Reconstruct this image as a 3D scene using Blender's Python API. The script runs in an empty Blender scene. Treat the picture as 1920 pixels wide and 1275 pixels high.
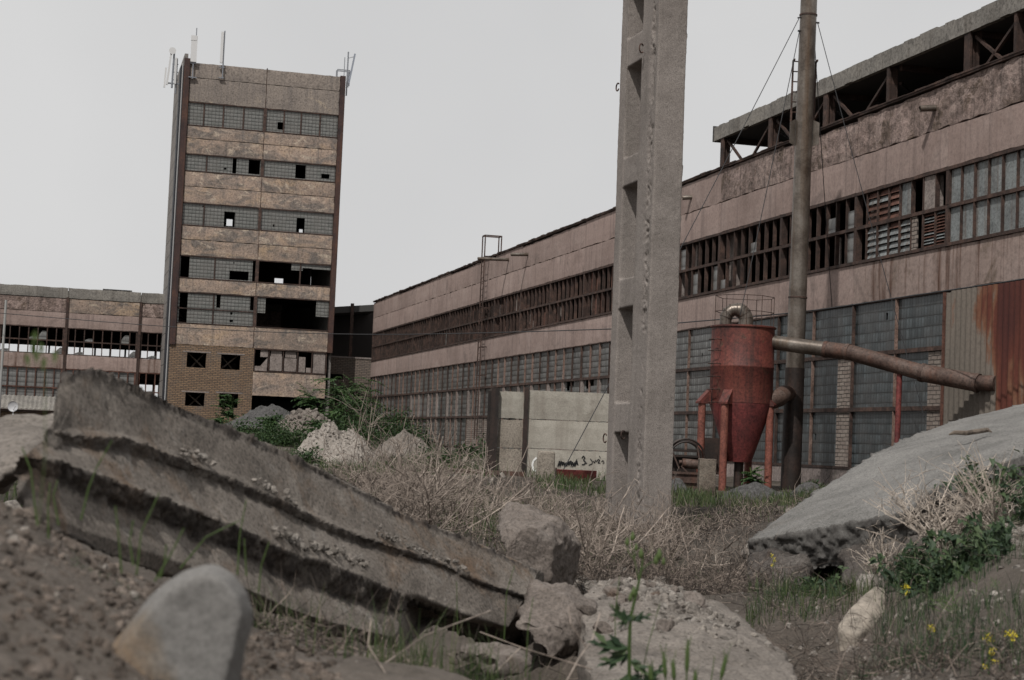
import bpy, bmesh, math, random
import numpy as np
from mathutils import Vector, Matrix, noise as mnoise

# ------------------------------------------------------------------ camera
F_PX, CX, CY, PITCH, ROLL, YAW = 3173.0, 960.0, 637.5, 0.0612, 0.0417, 0.2613
fw = np.array([0, math.cos(PITCH), math.sin(PITCH)]); rt0 = np.array([1., 0, 0]); up0 = np.cross(rt0, fw)
RT = math.cos(ROLL) * rt0 + math.sin(ROLL) * up0
UP = -math.sin(ROLL) * rt0 + math.cos(ROLL) * up0
CAM = np.array([0, 0, 1.5])
S = bpy.context.scene
cam_d = bpy.data.cameras.new("camera"); cam = bpy.data.objects.new("camera", cam_d)
S.collection.objects.link(cam); S.camera = cam
M = Matrix(((RT[0], UP[0], -fw[0], CAM[0]), (RT[1], UP[1], -fw[1], CAM[1]), (RT[2], UP[2], -fw[2], CAM[2]), (0, 0, 0, 1)))
cam.matrix_world = M
cam_d.sensor_width = 36.0; cam_d.lens = F_PX / 1920 * 36.0
cam_d.clip_start = 0.05; cam_d.clip_end = 2000
cam_d.dof.use_dof = True; cam_d.dof.focus_distance = 20.0; cam_d.dof.aperture_fstop = 9.0
# ------------------------------------------------------------------ light
SUN_AZ = math.atan2(-0.37, -0.93); SUN_EL = math.radians(52)
W = bpy.data.worlds.new("World"); S.world = W; W.use_nodes = True
nt = W.node_tree; nt.nodes.clear()
sky = nt.nodes.new("ShaderNodeTexSky"); sky.sky_type = 'NISHITA'; sky.sun_disc = False
sky.sun_elevation = SUN_EL; sky.sun_rotation = SUN_AZ; sky.air_density = 1.0; sky.dust_density = 1.5; sky.ozone_density = 1.0
hs = nt.nodes.new("ShaderNodeHueSaturation"); hs.inputs["Saturation"].default_value = 0.04; hs.inputs["Value"].default_value = 0.72
nt.links.new(sky.outputs[0], hs.inputs["Color"])
bg = nt.nodes.new("ShaderNodeBackground"); bg.inputs[1].default_value = 0.10
ov = nt.nodes.new("ShaderNodeMix"); ov.data_type = 'RGBA'; ov.inputs[0].default_value = 0.86      # thin even cloud veiling the sky
wc = nt.nodes.new("ShaderNodeTexCoord"); wn_ = nt.nodes.new("ShaderNodeTexNoise"); wn_.inputs["Scale"].default_value = 3.0; wn_.inputs["Detail"].default_value = 4; nt.links.new(wc.outputs["Generated"], wn_.inputs["Vector"])
wr = nt.nodes.new("ShaderNodeValToRGB"); wr.color_ramp.elements[0].position = 0.3; wr.color_ramp.elements[0].color = (8.6, 8.6, 8.66, 1); wr.color_ramp.elements[1].position = 0.7; wr.color_ramp.elements[1].color = (9.7, 9.68, 9.68, 1)
nt.links.new(wn_.outputs["Fac"], wr.inputs[0]); nt.links.new(wr.outputs[0], ov.inputs[7]); nt.links.new(hs.outputs[0], ov.inputs[6]); nt.links.new(ov.outputs[2], bg.inputs[0])
wo = nt.nodes.new("ShaderNodeOutputWorld"); nt.links.new(bg.outputs[0], wo.inputs[0])
sun_d = bpy.data.lights.new("sun", 'SUN'); sun_d.energy = 5.0; sun_d.angle = math.radians(0.8); sun_d.color = (1.0, 0.965, 0.92)
sun = bpy.data.objects.new("sun", sun_d); S.collection.objects.link(sun)
sv = Vector((math.sin(SUN_AZ) * math.cos(SUN_EL), math.cos(SUN_AZ) * math.cos(SUN_EL), math.sin(SUN_EL)))
sun.rotation_euler = (-sv).to_track_quat('-Z', 'Y').to_euler(); sun.location = (-20, -30, 60)
S.view_settings.view_transform = 'Standard'; S.view_settings.look = 'None'
S.view_settings.exposure = -0.4; S.view_settings.gamma = 1.0
S.view_settings.use_curve_mapping = False
S.cycles.max_bounces = 5; S.cycles.diffuse_bounces = 3; S.cycles.transparent_max_bounces = 6

# ------------------------------------------------------------------ helpers: view geometry
def ray(x, y): return fw + RT * (x - CX) / F_PX - UP * (y - CY) / F_PX
def dep(x, y, Y):
    r = ray(x, y); return CAM + r * (Y / r[1])
def onplane(x, y, P, n):
    r = ray(x, y); return CAM + r * (((P - CAM) @ n) / (r @ n))
D1 = np.array([-math.sin(YAW), math.cos(YAW), 0]); D2 = np.array([math.cos(YAW), math.sin(YAW), 0])
# ------------------------------------------------------------------ helpers: noise
def _hash(ix, iy, iz, seed):
    h = (ix.astype(np.uint32) * np.uint32(374761393) + iy.astype(np.uint32) * np.uint32(668265263)
         + iz.astype(np.uint32) * np.uint32(2147483647) + np.uint32((seed * 974711 + 12345) & 0xffffffff))
    h = (h ^ (h >> np.uint32(13))) * np.uint32(1274126177)
    h = (h ^ (h >> np.uint32(16))) * np.uint32(2246822519)
    h = h ^ (h >> np.uint32(15))
    return (h & np.uint32(0xffffff)).astype(np.float64) / float(0xffffff) * 2 - 1
def vnoise(P, seed=0):
    P = np.asarray(P, float); I = np.floor(P).astype(np.int64); f = P - I; u = f * f * f * (f * (f * 6 - 15) + 10)
    r = 0
    for dx in (0, 1):
        wx = u[:, 0] if dx else 1 - u[:, 0]
        for dy in (0, 1):
            wy = u[:, 1] if dy else 1 - u[:, 1]
            for dz in (0, 1):
                wz = u[:, 2] if dz else 1 - u[:, 2]
                r = r + wx * wy * wz * _hash(I[:, 0] + dx, I[:, 1] + dy, I[:, 2] + dz, seed)
    return r
def fbm(P, scale=1.0, octv=4, seed=0, gain=0.5, ridged=False):
    P = np.asarray(P, float) * scale; a = 1.0; t = 0; tot = 0
    for o in range(octv):
        n = vnoise(P + 17.3 * o, seed + o * 31)
        if ridged: n = 1 - 2 * np.abs(n)
        t = t + a * n; tot += a; a *= gain; P = P * 2.03
    return t / tot
# ------------------------------------------------------------------ helpers: objects
COL = S.collection
def tag(o, label=None, cat=None, group=None, kind=None):
    if label: o["label"] = label
    if cat: o["category"] = cat
    if group: o["group"] = group
    if kind: o["kind"] = kind
    return o
def thing(name, label, cat, loc=(0, 0, 0), rz=0, group=None):
    o = bpy.data.objects.new(name, None); COL.objects.link(o); o.location = tuple(loc); o.rotation_euler = (0, 0, rz)
    o.empty_display_size = 0.3
    return tag(o, label, cat, group)
def link_mesh(name, me, mats, parent=None, loc=None):
    o = bpy.data.objects.new(name, me); COL.objects.link(o)
    for m in (mats if isinstance(mats, (list, tuple)) else [mats]): me.materials.append(m)
    if parent: o.parent = parent
    if loc is not None: o.location = tuple(loc)
    return o
def mesh_np(name, V, Fc, mats, parent=None, loc=None, smooth=False, mi=None, attr=None):
    """V (n,3), Fc (m,k): one mesh object."""
    V = np.asarray(V, np.float32); Fc = np.asarray(Fc, np.int32)
    me = bpy.data.meshes.new(name); n, k = Fc.shape
    me.vertices.add(len(V)); me.vertices.foreach_set("co", V.ravel())
    me.loops.add(n * k); me.loops.foreach_set("vertex_index", Fc.ravel())
    me.polygons.add(n); me.polygons.foreach_set("loop_start", np.arange(0, n * k, k, dtype=np.int32))
    try: me.polygons.foreach_set("loop_total", np.full(n, k, dtype=np.int32))
    except Exception: pass
    if mi is not None: me.polygons.foreach_set("material_index", np.asarray(mi, np.int32))
    me.polygons.foreach_set("use_smooth", np.full(n, smooth, dtype=bool))
    if attr is not None:
        a = me.attributes.new("grime_shade", 'FLOAT', 'POINT'); a.data.foreach_set("value", np.asarray(attr, np.float32))
    me.update(calc_edges=True); me.validate()
    return link_mesh(name, me, mats, parent, loc)
class MB:
    def __init__(s): s.V = []; s.F = []; s.I = []
    def add(s, vs, fs, m=0):
        b = len(s.V); s.V += [tuple(float(c) for c in v) for v in vs]; s.F += [tuple(b + i for i in f) for f in fs]; s.I += [m] * len(fs)
    def box(s, x0, x1, y0, y1, z0, z1, m=0):
        s.add([(x0, y0, z0), (x1, y0, z0), (x1, y1, z0), (x0, y1, z0), (x0, y0, z1), (x1, y0, z1), (x1, y1, z1), (x0, y1, z1)],
              [(3, 2, 1, 0), (4, 5, 6, 7), (0, 1, 5, 4), (1, 2, 6, 5), (2, 3, 7, 6), (3, 0, 4, 7)], m)
    def bar(s, p0, p1, w, h=None, m=0, up=(0, 0, 1)):
        h = h or w; p0 = Vector(p0); p1 = Vector(p1); d = (p1 - p0).normalized(); u = Vector(up)
        if abs(d.dot(u)) > 0.98: u = Vector((1, 0, 0))
        a = d.cross(u).normalized() * (w / 2); b = a.cross(d).normalized() * (h / 2)
        vs = [p + sa * a + sb * b for p in (p0, p1) for sa, sb in ((-1, -1), (1, -1), (1, 1), (-1, 1))]
        s.add(vs, [(3, 2, 1, 0), (4, 5, 6, 7), (0, 1, 5, 4), (1, 2, 6, 5), (2, 3, 7, 6), (3, 0, 4, 7)], m)
    def tube(s, pts, r, n=8, m=0, cap=True):
        pts = [Vector(p) for p in pts]; k = len(pts); rs = r if isinstance(r, (list, tuple)) else [r] * k
        base = len(s.V); prev = None; vs = []
        for i, p in enumerate(pts):
            d = (pts[min(i + 1, k - 1)] - pts[max(i - 1, 0)]).normalized()
            if prev is None:
                u = Vector((0, 0, 1)) if abs(d.z) < 0.9 else Vector((1, 0, 0)); a = d.cross(u).normalized()
            else:
                a = (prev - d * prev.dot(d)).normalized()
            prev = a; b = d.cross(a)
            for j in range(n):
                t = 2 * math.pi * j / n; vs.append(p + (a * math.cos(t) + b * math.sin(t)) * rs[i])
        fs = [(i * n + j, i * n + (j + 1) % n, (i + 1) * n + (j + 1) % n, (i + 1) * n + j) for i in range(k - 1) for j in range(n)]
        if cap: fs += [tuple(range(n - 1, -1, -1)), tuple((k - 1) * n + j for j in range(n))]
        s.add(vs, fs, m)
    def lathe(s, prof, c=(0, 0, 0), n=32, m=0, cap=True):
        vs = [(c[0] + r * math.cos(2 * math.pi * j / n), c[1] + r * math.sin(2 * math.pi * j / n), c[2] + z) for r, z in prof for j in range(n)]
        k = len(prof)
        fs = [(i * n + j, i * n + (j + 1) % n, (i + 1) * n + (j + 1) % n, (i + 1) * n + j) for i in range(k - 1) for j in range(n)]
        if cap: fs += [tuple(range(n - 1, -1, -1)), tuple((k - 1) * n + j for j in range(n))]
        s.add(vs, fs, m)
    def build(s, name, mats, parent=None, loc=None, smooth=False):
        me = bpy.data.meshes.new(name); me.from_pydata(s.V, [], s.F)
        me.polygons.foreach_set("material_index", s.I)
        me.polygons.foreach_set("use_smooth", [bool(smooth)] * len(s.F))
        me.update()
        o = link_mesh(name, me, mats, parent, loc)
        if smooth:
            try: me.set_sharp_from_angle(angle=math.radians(40))
            except Exception: pass
        return o
def strip_tubes(P0, P1, R0, R1):
    """many straight three-sided twig pieces at once -> V, F"""
    P0 = np.asarray(P0, float); P1 = np.asarray(P1, float); R0 = np.asarray(R0, float)[:, None]; R1 = np.asarray(R1, float)[:, None]
    d = P1 - P0; d /= np.linalg.norm(d, axis=1)[:, None] + 1e-9
    u = np.where(np.abs(d[:, 2:3]) < 0.9, np.array([[0, 0, 1.]]), np.array([[1., 0, 0]]))
    a = np.cross(d, u); a /= np.linalg.norm(a, axis=1)[:, None]; b = np.cross(d, a); n = len(P0)
    V = np.empty((n, 6, 3))
    for j in range(3):
        t = 2 * math.pi * j / 3; o = a * math.cos(t) + b * math.sin(t)
        V[:, j] = P0 + o * R0; V[:, 3 + j] = P1 + o * R1
    q = np.array([[0, 1, 4, 3], [1, 2, 5, 4], [2, 0, 3, 5]])
    Fc = (np.arange(n) * 6)[:, None, None] + q[None]
    return V.reshape(-1, 3), Fc.reshape(-1, 4)

# ------------------------------------------------------------------ materials
class NT:
    def __init__(s, name):
        s.m = bpy.data.materials.new(name); s.m.use_nodes = True; s.t = s.m.node_tree; s.t.nodes.clear()
        s.out = s.n("ShaderNodeOutputMaterial"); s.b = s.n("ShaderNodeBsdfPrincipled"); s.l(s.b.outputs[0], s.out.inputs[0])
    def n(s, t, **k):
        x = s.t.nodes.new(t)
        for a, v in k.items(): setattr(x, a, v)
        return x
    def l(s, a, b): s.t.links.new(a, b)
    def coord(s, scale=(1, 1, 1), rand=True, kind="Object"):
        c = s.n("ShaderNodeTexCoord"); mp = s.n("ShaderNodeMapping"); mp.inputs["Scale"].default_value = scale
        s.l(c.outputs[kind], mp.inputs[0])
        return mp.outputs[0]
    def noise(s, vec, scale, detail=6, rough=0.6, dist=0.0):
        x = s.n("ShaderNodeTexNoise"); x.inputs["Scale"].default_value = scale; x.inputs["Detail"].default_value = detail
        x.inputs["Roughness"].default_value = rough; x.inputs["Distortion"].default_value = dist; s.l(vec, x.inputs["Vector"])
        return x.outputs["Fac"]
    def ramp(s, fac, stops, interp='LINEAR'):
        r = s.n("ShaderNodeValToRGB"); e = r.color_ramp.elements; r.color_ramp.interpolation = interp
        while len(e) < len(stops): e.new(0.5)
        for i, (p, c) in enumerate(stops):
            e[i].position = p; e[i].color = (c, c, c, 1) if isinstance(c, (int, float)) else (*c, 1)
        s.l(fac, r.inputs[0]); return r.outputs[0]
    def mix(s, fac, a, b, mode='MIX'):
        x = s.n("ShaderNodeMix", data_type='RGBA', blend_type=mode)
        for v, i in ((fac, 0), (a, 6), (b, 7)):
            if hasattr(v, "links") or hasattr(v, "is_linked"): s.l(v, x.inputs[i])
            else: x.inputs[i].default_value = v if i == 0 else (*v, 1)
        return x.outputs[2]
    def bump(s, h, strength=0.4, dist=0.02):
        b = s.n("ShaderNodeBump"); b.inputs["Strength"].default_value = strength; b.inputs["Distance"].default_value = dist
        s.l(h, b.inputs["Height"]); s.l(b.outputs[0], s.b.inputs["Normal"]); return b
    def fin(s, col=None, rough=0.9, metal=0.0, spec=0.3):
        if col is not None:
            if hasattr(col, "is_linked"): s.l(col, s.b.inputs["Base Color"])
            else: s.b.inputs["Base Color"].default_value = (*col, 1)
        s.b.inputs["Roughness"].default_value = rough; s.b.inputs["Metallic"].default_value = metal
        s.b.inputs["Specular IOR Level"].default_value = spec
        return s.m
def weathered(name, c_dark, c_mid, c_light, scale=0.6, streak=None, streak_amt=0.5, patch=None, patch_lo=0.55, patch_scale=1.2, soft=0.07,
              fine=30, bump=0.35, bdist=0.02, rough=0.92, metal=0.0, grime_shade=None, stretch=1.0, rnd=0.18, spec=0.3, island=0.0, fc=1.0, patch2=None, p2_lo=0.6, p2_scale=1.0, p2_soft=0.1):
    AL = 0.72 if not metal else 0.7; sc_ = lambda c: tuple(x * AL for x in c) if c else c
    c_dark, c_mid, c_light, streak, patch, grime_shade = map(sc_, (c_dark, c_mid, c_light, streak, patch, grime_shade))
    m_ = tuple(x for x in c_mid); c_dark = tuple(m + (d - m) * 1.1 for d, m in zip(c_dark, m_)); c_dark = tuple(max(x, 0.004) for x in c_dark)
    t = NT(name); v = t.coord()
    oi = t.n("ShaderNodeObjectInfo"); sc = t.n("ShaderNodeVectorMath", operation='SCALE'); sc.inputs[3].default_value = 37.0
    cb = t.n("ShaderNodeCombineXYZ"); 
    for i in range(3): t.l(oi.outputs["Random"], cb.inputs[i])
    t.l(cb.outputs[0], sc.inputs[0]); ad = t.n("ShaderNodeVectorMath", operation='ADD'); t.l(v, ad.inputs[0]); t.l(sc.outputs[0], ad.inputs[1]); v = ad.outputs[0]
    mp = t.n("ShaderNodeMapping"); mp.inputs["Scale"].default_value = (1 / stretch, 1 / stretch, 1); t.l(v, mp.inputs[0])
    n1 = t.noise(mp.outputs[0], scale, 9, 0.66, 0.4)
    col = t.ramp(n1, [(0.32, c_dark), (0.5, c_mid), (0.68, c_light)])
    if patch:
        n2 = t.noise(mp.outputs[0], patch_scale, 10, 0.7, 0.8)
        f = t.ramp(n2, [(patch_lo, 0.0), (patch_lo + soft, 1.0)])
        col = t.mix(f, col, patch)
    if patch2:
        n5 = t.noise(mp.outputs[0], p2_scale, 10, 0.68, 1.0); n5b = t.n("ShaderNodeMath", operation='ADD'); t.l(n5, n5b.inputs[0]); n5b.inputs[1].default_value = 0.0
        col = t.mix(t.ramp(n5b.outputs[0], [(p2_lo, 0.0), (p2_lo + p2_soft, 1.0)]), col, tuple(x * AL for x in patch2))
    if streak:
        ms = t.n("ShaderNodeMapping"); ms.inputs["Scale"].default_value = (2.6, 2.6, 0.11); t.l(v, ms.inputs[0])
        n3 = t.noise(ms.outputs[0], 1.6, 6, 0.62)
        f = t.ramp(n3, [(0.5, 0.0), (0.72, streak_amt)])
        col = t.mix(f, col, streak)
    nf = t.noise(v, fine, 6, 0.75)
    col = t.mix(1.0, col, t.ramp(nf, [(0.34, 1 - 0.58 * fc), (0.49, 1.0), (0.66, 1 + 0.38 * fc)]), 'MULTIPLY')
    if rnd:
        mr = t.n("ShaderNodeMapRange"); mr.inputs[3].default_value = 1 - rnd; mr.inputs[4].default_value = 1 + rnd; t.l(oi.outputs["Random"], mr.inputs[0])
        g = t.n("ShaderNodeCombineColor"); 
        for i in range(3): t.l(mr.outputs[0], g.inputs[i])
        col = t.mix(1.0, col, g.outputs[0], 'MULTIPLY')
    if island:
        gi = t.n("ShaderNodeNewGeometry"); mi_ = t.n("ShaderNodeMapRange"); mi_.inputs[3].default_value = 1 - island; mi_.inputs[4].default_value = 1 + island; t.l(gi.outputs["Random Per Island"], mi_.inputs[0])
        g2 = t.n("ShaderNodeCombineColor")
        for i in range(3): t.l(mi_.outputs[0], g2.inputs[i])
        col = t.mix(1.0, col, g2.outputs[0], 'MULTIPLY')
    if grime_shade:  # vertex mask darkens the colour: grime together with painted shade
        at = t.n("ShaderNodeAttribute"); at.attribute_name = "grime_shade"
        ng = t.noise(v, 9, 6, 0.7); mm = t.n("ShaderNodeMath", operation='MULTIPLY'); t.l(at.outputs["Fac"], mm.inputs[0])
        t.l(t.ramp(ng, [(0.3, 0.25), (0.62, 1.0)]), mm.inputs[1])
        col = t.mix(mm.outputs[0], col, grime_shade)
    hh = t.n("ShaderNodeMath", operation='ADD'); t.l(nf, hh.inputs[0]); t.l(n1, hh.inputs[1])
    t.bump(hh.outputs[0], bump, bdist)
    return t.fin(col, rough, metal, spec)
ALB = 0.75
def glassblock(name, c1, c2, mortar, bw, bh, rough=0.35, ms=0.012, offs=0.0, wob=0.02, dirt=(0.1, 0.09, 0.08), dirt_amt=0.6):
    c1, c2, mortar = (tuple(x * ALB for x in q) for q in (c1, c2, mortar))
    t = NT(name); c = t.n("ShaderNodeTexCoord"); sx = t.n("ShaderNodeSeparateXYZ"); t.l(c.outputs["Object"], sx.inputs[0])
    cb = t.n("ShaderNodeCombineXYZ"); t.l(sx.outputs[0], cb.inputs[0]); t.l(sx.outputs[2], cb.inputs[1])
    nz = t.n("ShaderNodeTexNoise"); nz.inputs["Scale"].default_value = 0.9; nz.inputs["Detail"].default_value = 3; t.l(c.outputs["Object"], nz.inputs["Vector"])
    sc = t.n("ShaderNodeVectorMath", operation='SCALE'); sc.inputs[3].default_value = wob * 6; t.l(nz.outputs["Color"], sc.inputs[0])
    ad = t.n("ShaderNodeVectorMath", operation='ADD'); t.l(cb.outputs[0], ad.inputs[0]); t.l(sc.outputs[0], ad.inputs[1])
    br = t.n("ShaderNodeTexBrick"); br.offset = offs; br.inputs["Scale"].default_value = 1.0; br.inputs["Brick Width"].default_value = bw
    br.inputs["Row Height"].default_value = bh; br.inputs["Mortar Size"].default_value = ms; br.inputs["Mortar Smooth"].default_value = 0.3
    br.inputs["Color1"].default_value = (*c1, 1); br.inputs["Color2"].default_value = (*c2, 1); br.inputs["Mortar"].default_value = (*mortar, 1)
    t.l(ad.outputs[0], br.inputs["Vector"])
    n1 = t.noise(c.outputs["Object"], 0.8, 8, 0.65)
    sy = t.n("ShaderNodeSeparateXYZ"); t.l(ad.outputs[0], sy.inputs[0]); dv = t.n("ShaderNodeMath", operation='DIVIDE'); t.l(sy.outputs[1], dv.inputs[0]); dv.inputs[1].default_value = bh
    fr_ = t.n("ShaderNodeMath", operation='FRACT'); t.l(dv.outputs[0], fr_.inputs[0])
    col = t.mix(1.0, br.outputs["Color"], t.ramp(fr_.outputs[0], [(0.0, 0.35), (0.22, 0.85), (0.8, 1.3), (1.0, 0.7)]), 'MULTIPLY')  # sheen painted into each glass row, lighter upwards, with dark overlap lines
    col = t.mix(t.ramp(n1, [(0.42, 0.0), (0.7, dirt_amt)]), col, dirt)
    nf = t.noise(c.outputs["Object"], 14, 5, 0.7)
    col = t.mix(1.0, col, t.ramp(nf, [(0.25, 0.6), (0.5, 1.0), (0.75, 1.3)]), 'MULTIPLY')
    iv = t.n("ShaderNodeMath", operation='SUBTRACT'); iv.inputs[0].default_value = 1.0; t.l(br.outputs["Fac"], iv.inputs[1])
    t.bump(iv.outputs[0], 0.6, 0.02)
    return t.fin(col, rough, 0, 0.4)
def brickmat(name, c1, c2, mortar, bw=0.27, bh=0.085, plaster=None, ms=0.012, dark=(0.06, 0.05, 0.045)):
    c1, c2, mortar = (tuple(x * ALB for x in q) for q in (c1, c2, mortar))
    t = NT(name); c = t.n("ShaderNodeTexCoord"); sx = t.n("ShaderNodeSeparateXYZ"); t.l(c.outputs["Object"], sx.inputs[0])
    cb = t.n("ShaderNodeCombineXYZ"); t.l(sx.outputs[0], cb.inputs[0]); t.l(sx.outputs[2], cb.inputs[1])
    nz = t.n("ShaderNodeTexNoise"); nz.inputs["Scale"].default_value = 3.0; t.l(c.outputs["Object"], nz.inputs["Vector"])
    sc = t.n("ShaderNodeVectorMath", operation='SCALE'); sc.inputs[3].default_value = 0.05; t.l(nz.outputs["Color"], sc.inputs[0])
    ad = t.n("ShaderNodeVectorMath", operation='ADD'); t.l(cb.outputs[0], ad.inputs[0]); t.l(sc.outputs[0], ad.inputs[1])
    br = t.n("ShaderNodeTexBrick"); br.inputs["Scale"].default_value = 1.0; br.inputs["Brick Width"].default_value = bw
    br.inputs["Row Height"].default_value = bh; br.inputs["Mortar Size"].default_value = ms; br.inputs["Mortar Smooth"].default_value = 0.2
    br.inputs["Bias"].default_value = -0.1
    br.inputs["Color1"].default_value = (*c1, 1); br.inputs["Color2"].default_value = (*c2, 1); br.inputs["Mortar"].default_value = (*mortar, 1)
    t.l(ad.outputs[0], br.inputs["Vector"])
    col = br.outputs["Color"]
    n1 = t.noise(c.outputs["Object"], 0.7, 9, 0.7, 0.5)
    col = t.mix(t.ramp(n1, [(0.5, 0.0), (0.72, 0.7)]), col, tuple(x * ALB for x in plaster) if plaster else mortar)
    n2 = t.noise(c.outputs["Object"], 6, 6, 0.7)
    col = t.mix(t.ramp(n2, [(0.55, 0.0), (0.75, 0.7)]), col, dark)
    nf = t.noise(c.outputs["Object"], 22, 5, 0.7)
    col = t.mix(1.0, col, t.ramp(nf, [(0.25, 0.6), (0.5, 1.0), (0.75, 1.25)]), 'MULTIPLY')
    iv = t.n("ShaderNodeMath", operation='SUBTRACT'); iv.inputs[0].default_value = 1.0; t.l(br.outputs["Fac"], iv.inputs[1])
    t.bump(iv.outputs[0], 0.8, 0.03)
    return t.fin(col, 0.95)
def leafmat(name, a, b, c, trans=0.25, rough=0.55):
    t = NT(name); g = t.n("ShaderNodeNewGeometry")
    a, b, c = (tuple(x * 0.82 for x in q) for q in (a, b, c))
    col = t.ramp(g.outputs["Random Per Island"], [(0.0, a), (0.5, b), (1.0, c)])
    t.l(col, t.b.inputs["Base Color"]); t.b.inputs["Roughness"].default_value = rough; t.b.inputs["Specular IOR Level"].default_value = 0.25
    tr = t.n("ShaderNodeBsdfTranslucent"); t.l(col, tr.inputs[0]); mx = t.n("ShaderNodeMixShader"); mx.inputs[0].default_value = trans
    t.l(t.b.outputs[0], mx.inputs[1]); t.l(tr.outputs[0], mx.inputs[2]); t.l(mx.outputs[0], t.out.inputs[0])
    return t.m
def flat(name, c, rough=0.8, metal=0.0): return NT(name).fin(c, rough, metal)

m_tower = weathered("tower_panel_concrete", patch2=(0.52, 0.43, 0.34), p2_lo=0.55, p2_scale=1.6, p2_soft=0.1, c_dark=(0.27, 0.215, 0.18), c_mid=(0.37, 0.28, 0.222), c_light=(0.43, 0.315, 0.215), scale=0.7, soft=0.13, streak=(0.16, 0.14, 0.13), streak_amt=0.7,
                    patch=(0.185, 0.158, 0.14), patch_lo=0.47, patch_scale=1.0, stretch=1.8, fine=9, bump=0.3, rnd=0.1)
m_towertop = weathered("tower_top_concrete", (0.21, 0.18, 0.16), (0.27, 0.23, 0.2), (0.3, 0.255, 0.22), 0.5, streak=(0.12, 0.11, 0.11), streak_amt=0.6,
                       patch=(0.4, 0.33, 0.26), patch_lo=0.58, patch_scale=0.6, stretch=1.9, fine=9, bump=0.3, rnd=0.06)
m_towerrib = weathered("maroon_paint_rusty", (0.035, 0.022, 0.022), (0.06, 0.034, 0.03), (0.1, 0.05, 0.035), 0.8, streak=(0.13, 0.055, 0.03), streak_amt=0.7, fine=12, rough=0.7, rnd=0.05)
m_towerside = weathered("tower_side_concrete", (0.17, 0.16, 0.15), (0.24, 0.22, 0.205), (0.29, 0.27, 0.25), 0.6, fine=10)
m_pink = weathered("pink_plaster", (0.27, 0.2, 0.175), (0.345, 0.26, 0.23), (0.385, 0.295, 0.262), 0.35, patch2=(0.2, 0.155, 0.138), p2_lo=0.56, p2_scale=0.7, p2_soft=0.16, streak=(0.16, 0.12, 0.11), streak_amt=0.6,
                   patch=(0.43, 0.34, 0.305), patch_lo=0.5, patch_scale=0.4, soft=0.25, fc=0.4, fine=10, bump=0.2, rnd=0.09)
m_pinkrust = weathered("pink_plaster_rust_stained", (0.25, 0.19, 0.165), (0.32, 0.245, 0.215), (0.37, 0.29, 0.26), 0.4, streak=(0.09, 0.042, 0.026), streak_amt=1.0,
                       patch=(0.2, 0.15, 0.12), patch_lo=0.58, patch_scale=0.6, fc=0.5, fine=8, bump=0.3, rnd=0.04)
m_peel = weathered("peeled_plaster", (0.2, 0.15, 0.128), (0.3, 0.225, 0.198), (0.38, 0.29, 0.26), 0.9, patch2=(0.37, 0.285, 0.252), p2_lo=0.53, p2_scale=0.42, p2_soft=0.02, streak=(0.07, 0.055, 0.05), streak_amt=0.8,
                   patch=(0.17, 0.125, 0.1), patch_lo=0.53, patch_scale=1.1, fine=5, bump=1.0, bdist=0.12, rnd=0.08)
m_plinth = weathered("plinth_concrete", (0.15, 0.125, 0.115), (0.24, 0.2, 0.185), (0.3, 0.25, 0.23), 0.8, streak=(0.1, 0.08, 0.07), streak_amt=0.8, fine=10)
m_cornice = weathered("grey_cornice_concrete", (0.16, 0.15, 0.135), (0.23, 0.215, 0.195), (0.28, 0.26, 0.23), 0.8, streak=(0.12, 0.105, 0.09), streak_amt=0.7, fine=12, rnd=0.05)
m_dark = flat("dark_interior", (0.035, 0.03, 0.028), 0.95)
m_roof = flat("bitumen_roof", (0.05, 0.048, 0.046), 0.95)
m_rust = weathered("rusty_steel_frame", (0.028, 0.019, 0.016), (0.058, 0.036, 0.029), (0.11, 0.065, 0.05), 2.5, fine=18, rough=0.8, rnd=0.2)
m_rustlight = weathered("rusty_pale_mullion", (0.1, 0.06, 0.045), (0.19, 0.125, 0.1), (0.27, 0.19, 0.16), 2.0, fine=18, rough=0.85, rnd=0.15)
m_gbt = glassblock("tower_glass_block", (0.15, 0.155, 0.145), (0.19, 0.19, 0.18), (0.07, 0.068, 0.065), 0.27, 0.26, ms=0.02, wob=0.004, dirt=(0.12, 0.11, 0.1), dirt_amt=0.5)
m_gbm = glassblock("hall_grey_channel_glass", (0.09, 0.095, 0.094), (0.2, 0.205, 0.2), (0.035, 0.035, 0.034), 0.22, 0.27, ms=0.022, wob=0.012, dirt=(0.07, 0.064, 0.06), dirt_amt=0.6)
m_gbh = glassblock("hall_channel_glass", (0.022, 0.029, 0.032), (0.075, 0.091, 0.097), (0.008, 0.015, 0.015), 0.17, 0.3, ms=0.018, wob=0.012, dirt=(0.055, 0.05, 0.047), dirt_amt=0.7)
m_gbp = glassblock("hall_pale_glass", (0.16, 0.16, 0.155), (0.2, 0.2, 0.195), (0.1, 0.1, 0.1), 0.3, 0.4, ms=0.01, wob=0.01)
m_brick = brickmat("yellow_brown_brick", (0.3, 0.2, 0.125), (0.2, 0.13, 0.085), (0.085, 0.07, 0.058), bw=0.38, bh=0.13, ms=0.024, plaster=(0.17, 0.145, 0.125))
m_bricklink = brickmat("link_wall_brick", (0.25, 0.2, 0.165), (0.19, 0.15, 0.125), (0.08, 0.066, 0.057), bw=0.38, bh=0.13, ms=0.024, plaster=(0.17, 0.145, 0.13))
m_brickpale = brickmat("pale_brick_infill", (0.3, 0.255, 0.22), (0.22, 0.175, 0.15), (0.055, 0.045, 0.04), bw=0.34, bh=0.12, plaster=(0.3, 0.25, 0.22), ms=0.016)
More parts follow.
